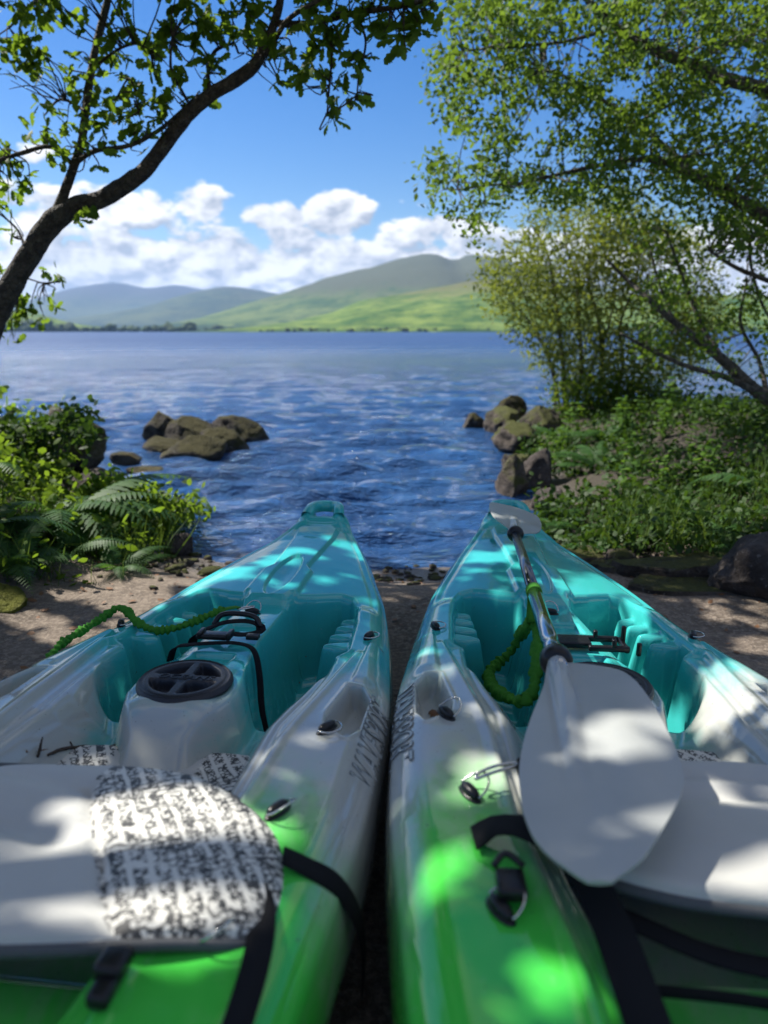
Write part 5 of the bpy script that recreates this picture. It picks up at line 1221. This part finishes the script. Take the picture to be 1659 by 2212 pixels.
cover('undergrowth', 'leafy green undergrowth covering the right bank', [(.8, 3.2, 3.15, 4.6, 9500, .15, .040, rb), (1.0, 5.5, 4.4, 9.2, 17000, .16, .052, lambda x, y: x > .9+.11*(y-4.4)), (3.0, 8, 3.2, 6, 5000, .16, .06, lambda x, y: x > 2)], M['shade_leaf'], 'leaf')
cover('undergrowth', 'dark leafy undergrowth covering the left bank', [(-4.5, -1.15, 2.75, 4.6, 6500, .22, .050, lambda x, y: (x < -1.22+.15*(y-3)) & (y > 2.95+.5*(x+1.3))), (-6, -1.9, 4.4, 7.6, 7000, .35, .075, lambda x, y: x < -1.75)], M['oak_leaf'], 'leaf')
cover('grass', 'long grass blades tufted along the slipway edges', [(1.05, 2.6, 3.1, 4.4, 1300, .18, .1, rb), (-2.4, -1.05, 2.8, 3.9, 1500, .20, .1, lambda x, y: (x < -1.13+.05*(y-3)) & (y > 2.95+.5*(x+1.3)))], M['grass'], 'grass')

# ---- upright leafy plants standing out of the undergrowth
def leafy_plant(h, seed):
    r0 = np.random.default_rng(seed); root = empty('leafy_plant', (0, 0, 0)); st = []; lp, ln_, ls, la = [], [], [], []
    for k in range(3):
        b0 = np.array([r0.normal(0, .03), r0.normal(0, .03), 0]); top = b0+np.array([r0.normal(0, .06), r0.normal(0, .06), h*r0.uniform(.7, 1.05)])
        P = [b0, (b0+top)/2+r0.normal(size=3)*.012, top]; st.append(tube(P, [.004, .003, .0015], 5, 9)); Q = spline(np.array(P), 9)
        for i, q in enumerate(Q[1:]):
            for sg in (0, PI):
                a = sg+i*PI/2+r0.normal(0, .2); d = np.array([math.cos(a), math.sin(a), .35]); lp.append(q); la.append(d); ln_.append(np.array([0, 0, 1.])+.25*r0.normal(size=3)); ls.append(h*.26*(1-.45*i/8)*r0.uniform(.8, 1.2))
    mesh_obj('stem', *merge(st), M['herb'], root)
    o = leaf_cloud('leaves', OVAL, OVALF, np.array(lp), np.array(ln_), np.array(ls), M['herb'], root, np.array(la)); o['kind'] = 'stuff'
    return root
def place_plants():
    protos = [leafy_plant(h, 60+i) for i, h in enumerate((.30, .36, .26))]; used = [False]*3
    r0 = np.random.default_rng(77); n = 0
    while n < 30:
        x, y = r0.uniform(1.0, 4.2), r0.uniform(3.2, 7.6)
        if poly_sdf(np.array([x]), np.array([y]), SHORE)[0] < .2 or not rb(x, y) or x > .62*y+.2 or mnoise.noise(Vector((x*1.1, y*1.1, 5))) < -.15: continue
        k = n % 3; o = protos[k]
        if used[k]:
            src = protos[k]; o = src.copy(); C.objects.link(o)
            for ch in list(src.children):
                c = ch.copy(); C.objects.link(c); c.parent = o
        used[k] = True; o.location = (x, y, zland(x, y)-.01); o.rotation_euler = (0, 0, r0.uniform(0, 6.28)); q = r0.uniform(.7, 1.25); o.scale = (q, q, q)
        tag(o, 'upright leafy green plant standing in the undergrowth of the right bank', 'plant', 'upright plants on the right bank'); n += 1
place_plants()

# ---- litter on the slipway (uncountable)
def litter():
    n = 900; x = rng.uniform(-1.9, 2.0, n); y = rng.uniform(.6, 3.5, n); s_ = np.abs(rng.normal(.012, .007, n))+.004
    o = leaf_cloud('leaf_litter', OVAL, OVALF, np.stack([x, y, land_height(x, y)+.006], -1), np.array([0, 0, 1.0])+rng.normal(size=(n, 3))*.25, s_*1.6, M['dead_leaf']); tag(o, 'scraps of dead leaf scattered over the slipway', kind='stuff')
litter()
# ---- woods along the far shore
def far_woods():
    bm = bmesh.new(); bmesh.ops.create_icosphere(bm, subdivisions=2, radius=1); T = np.array([v.co[:] for v in bm.verts]); Fc = np.array([[v.index for v in f.verts] for f in bm.faces]); bm.free()
    c = []
    for a0, a1, Y, n, hs in ((560, 1250, 848, 60, 3.0), (1250, 1700, 848, 70, 4), (80, 420, 1090, 70, 6), (-200, 160, 1085, 60, 9), (420, 560, 1400, 24, 6)):
        for a in rng.uniform(a0, a1, n):
            p = bY(a, 713, Y+rng.uniform(-6, 40)); c.append((p.x, p.y, WATER_Z+1.2, hs*rng.uniform(.45, 1.2)*(1.3 if rng.random() < .1 else .8)))
    c = np.array(c); n = len(c); sc = np.stack([c[:, 3]*1.1, c[:, 3]*1.1, c[:, 3]*.9], -1)
    V = T[None]*sc[:, None]*(1+.16*rng.normal(size=(n, len(T), 1)))+c[:, None, :3]+np.stack([0*c[:, 3], 0*c[:, 3], c[:, 3]*.5], -1)[:, None]
    o = mesh_obj('far_woods', V.reshape(-1, 3), (np.arange(n)[:, None, None]*len(T)+Fc[None]).reshape(-1, 3), M['far_wood'], None, False); tag(o, 'belt of trees along the far lake shore', kind='stuff')
far_woods()

# ---- the air over the lake
def haze():
    x, y0, y1, z0, z1 = 9500, -150, 8000, -4.5, 430
    V = [(-x, y0, z0), (x, y0, z0), (x, y1, z0), (-x, y1, z0), (-x, y0, z1), (x, y0, z1), (x, y1, z1), (-x, y1, z1)]
    Fc = [(3, 2, 1, 0), (4, 5, 6, 7), (0, 1, 5, 4), (1, 2, 6, 5), (2, 3, 7, 6), (3, 0, 4, 7)]
    b = mat('haze'); v = b.n('ShaderNodeVolumePrincipled'); v.inputs['Density'].default_value = HAZE; v.inputs['Color'].default_value = (.38, .60, 1.0, 1); v.inputs['Anisotropy'].default_value = .2
    b.nt.links.new(v.outputs[0], b.out.inputs['Volume'])
    o = mesh_obj('haze', V, Fc, b.mat, None, False); tag(o, kind='stuff')
HAZE = 9.5e-5
haze()
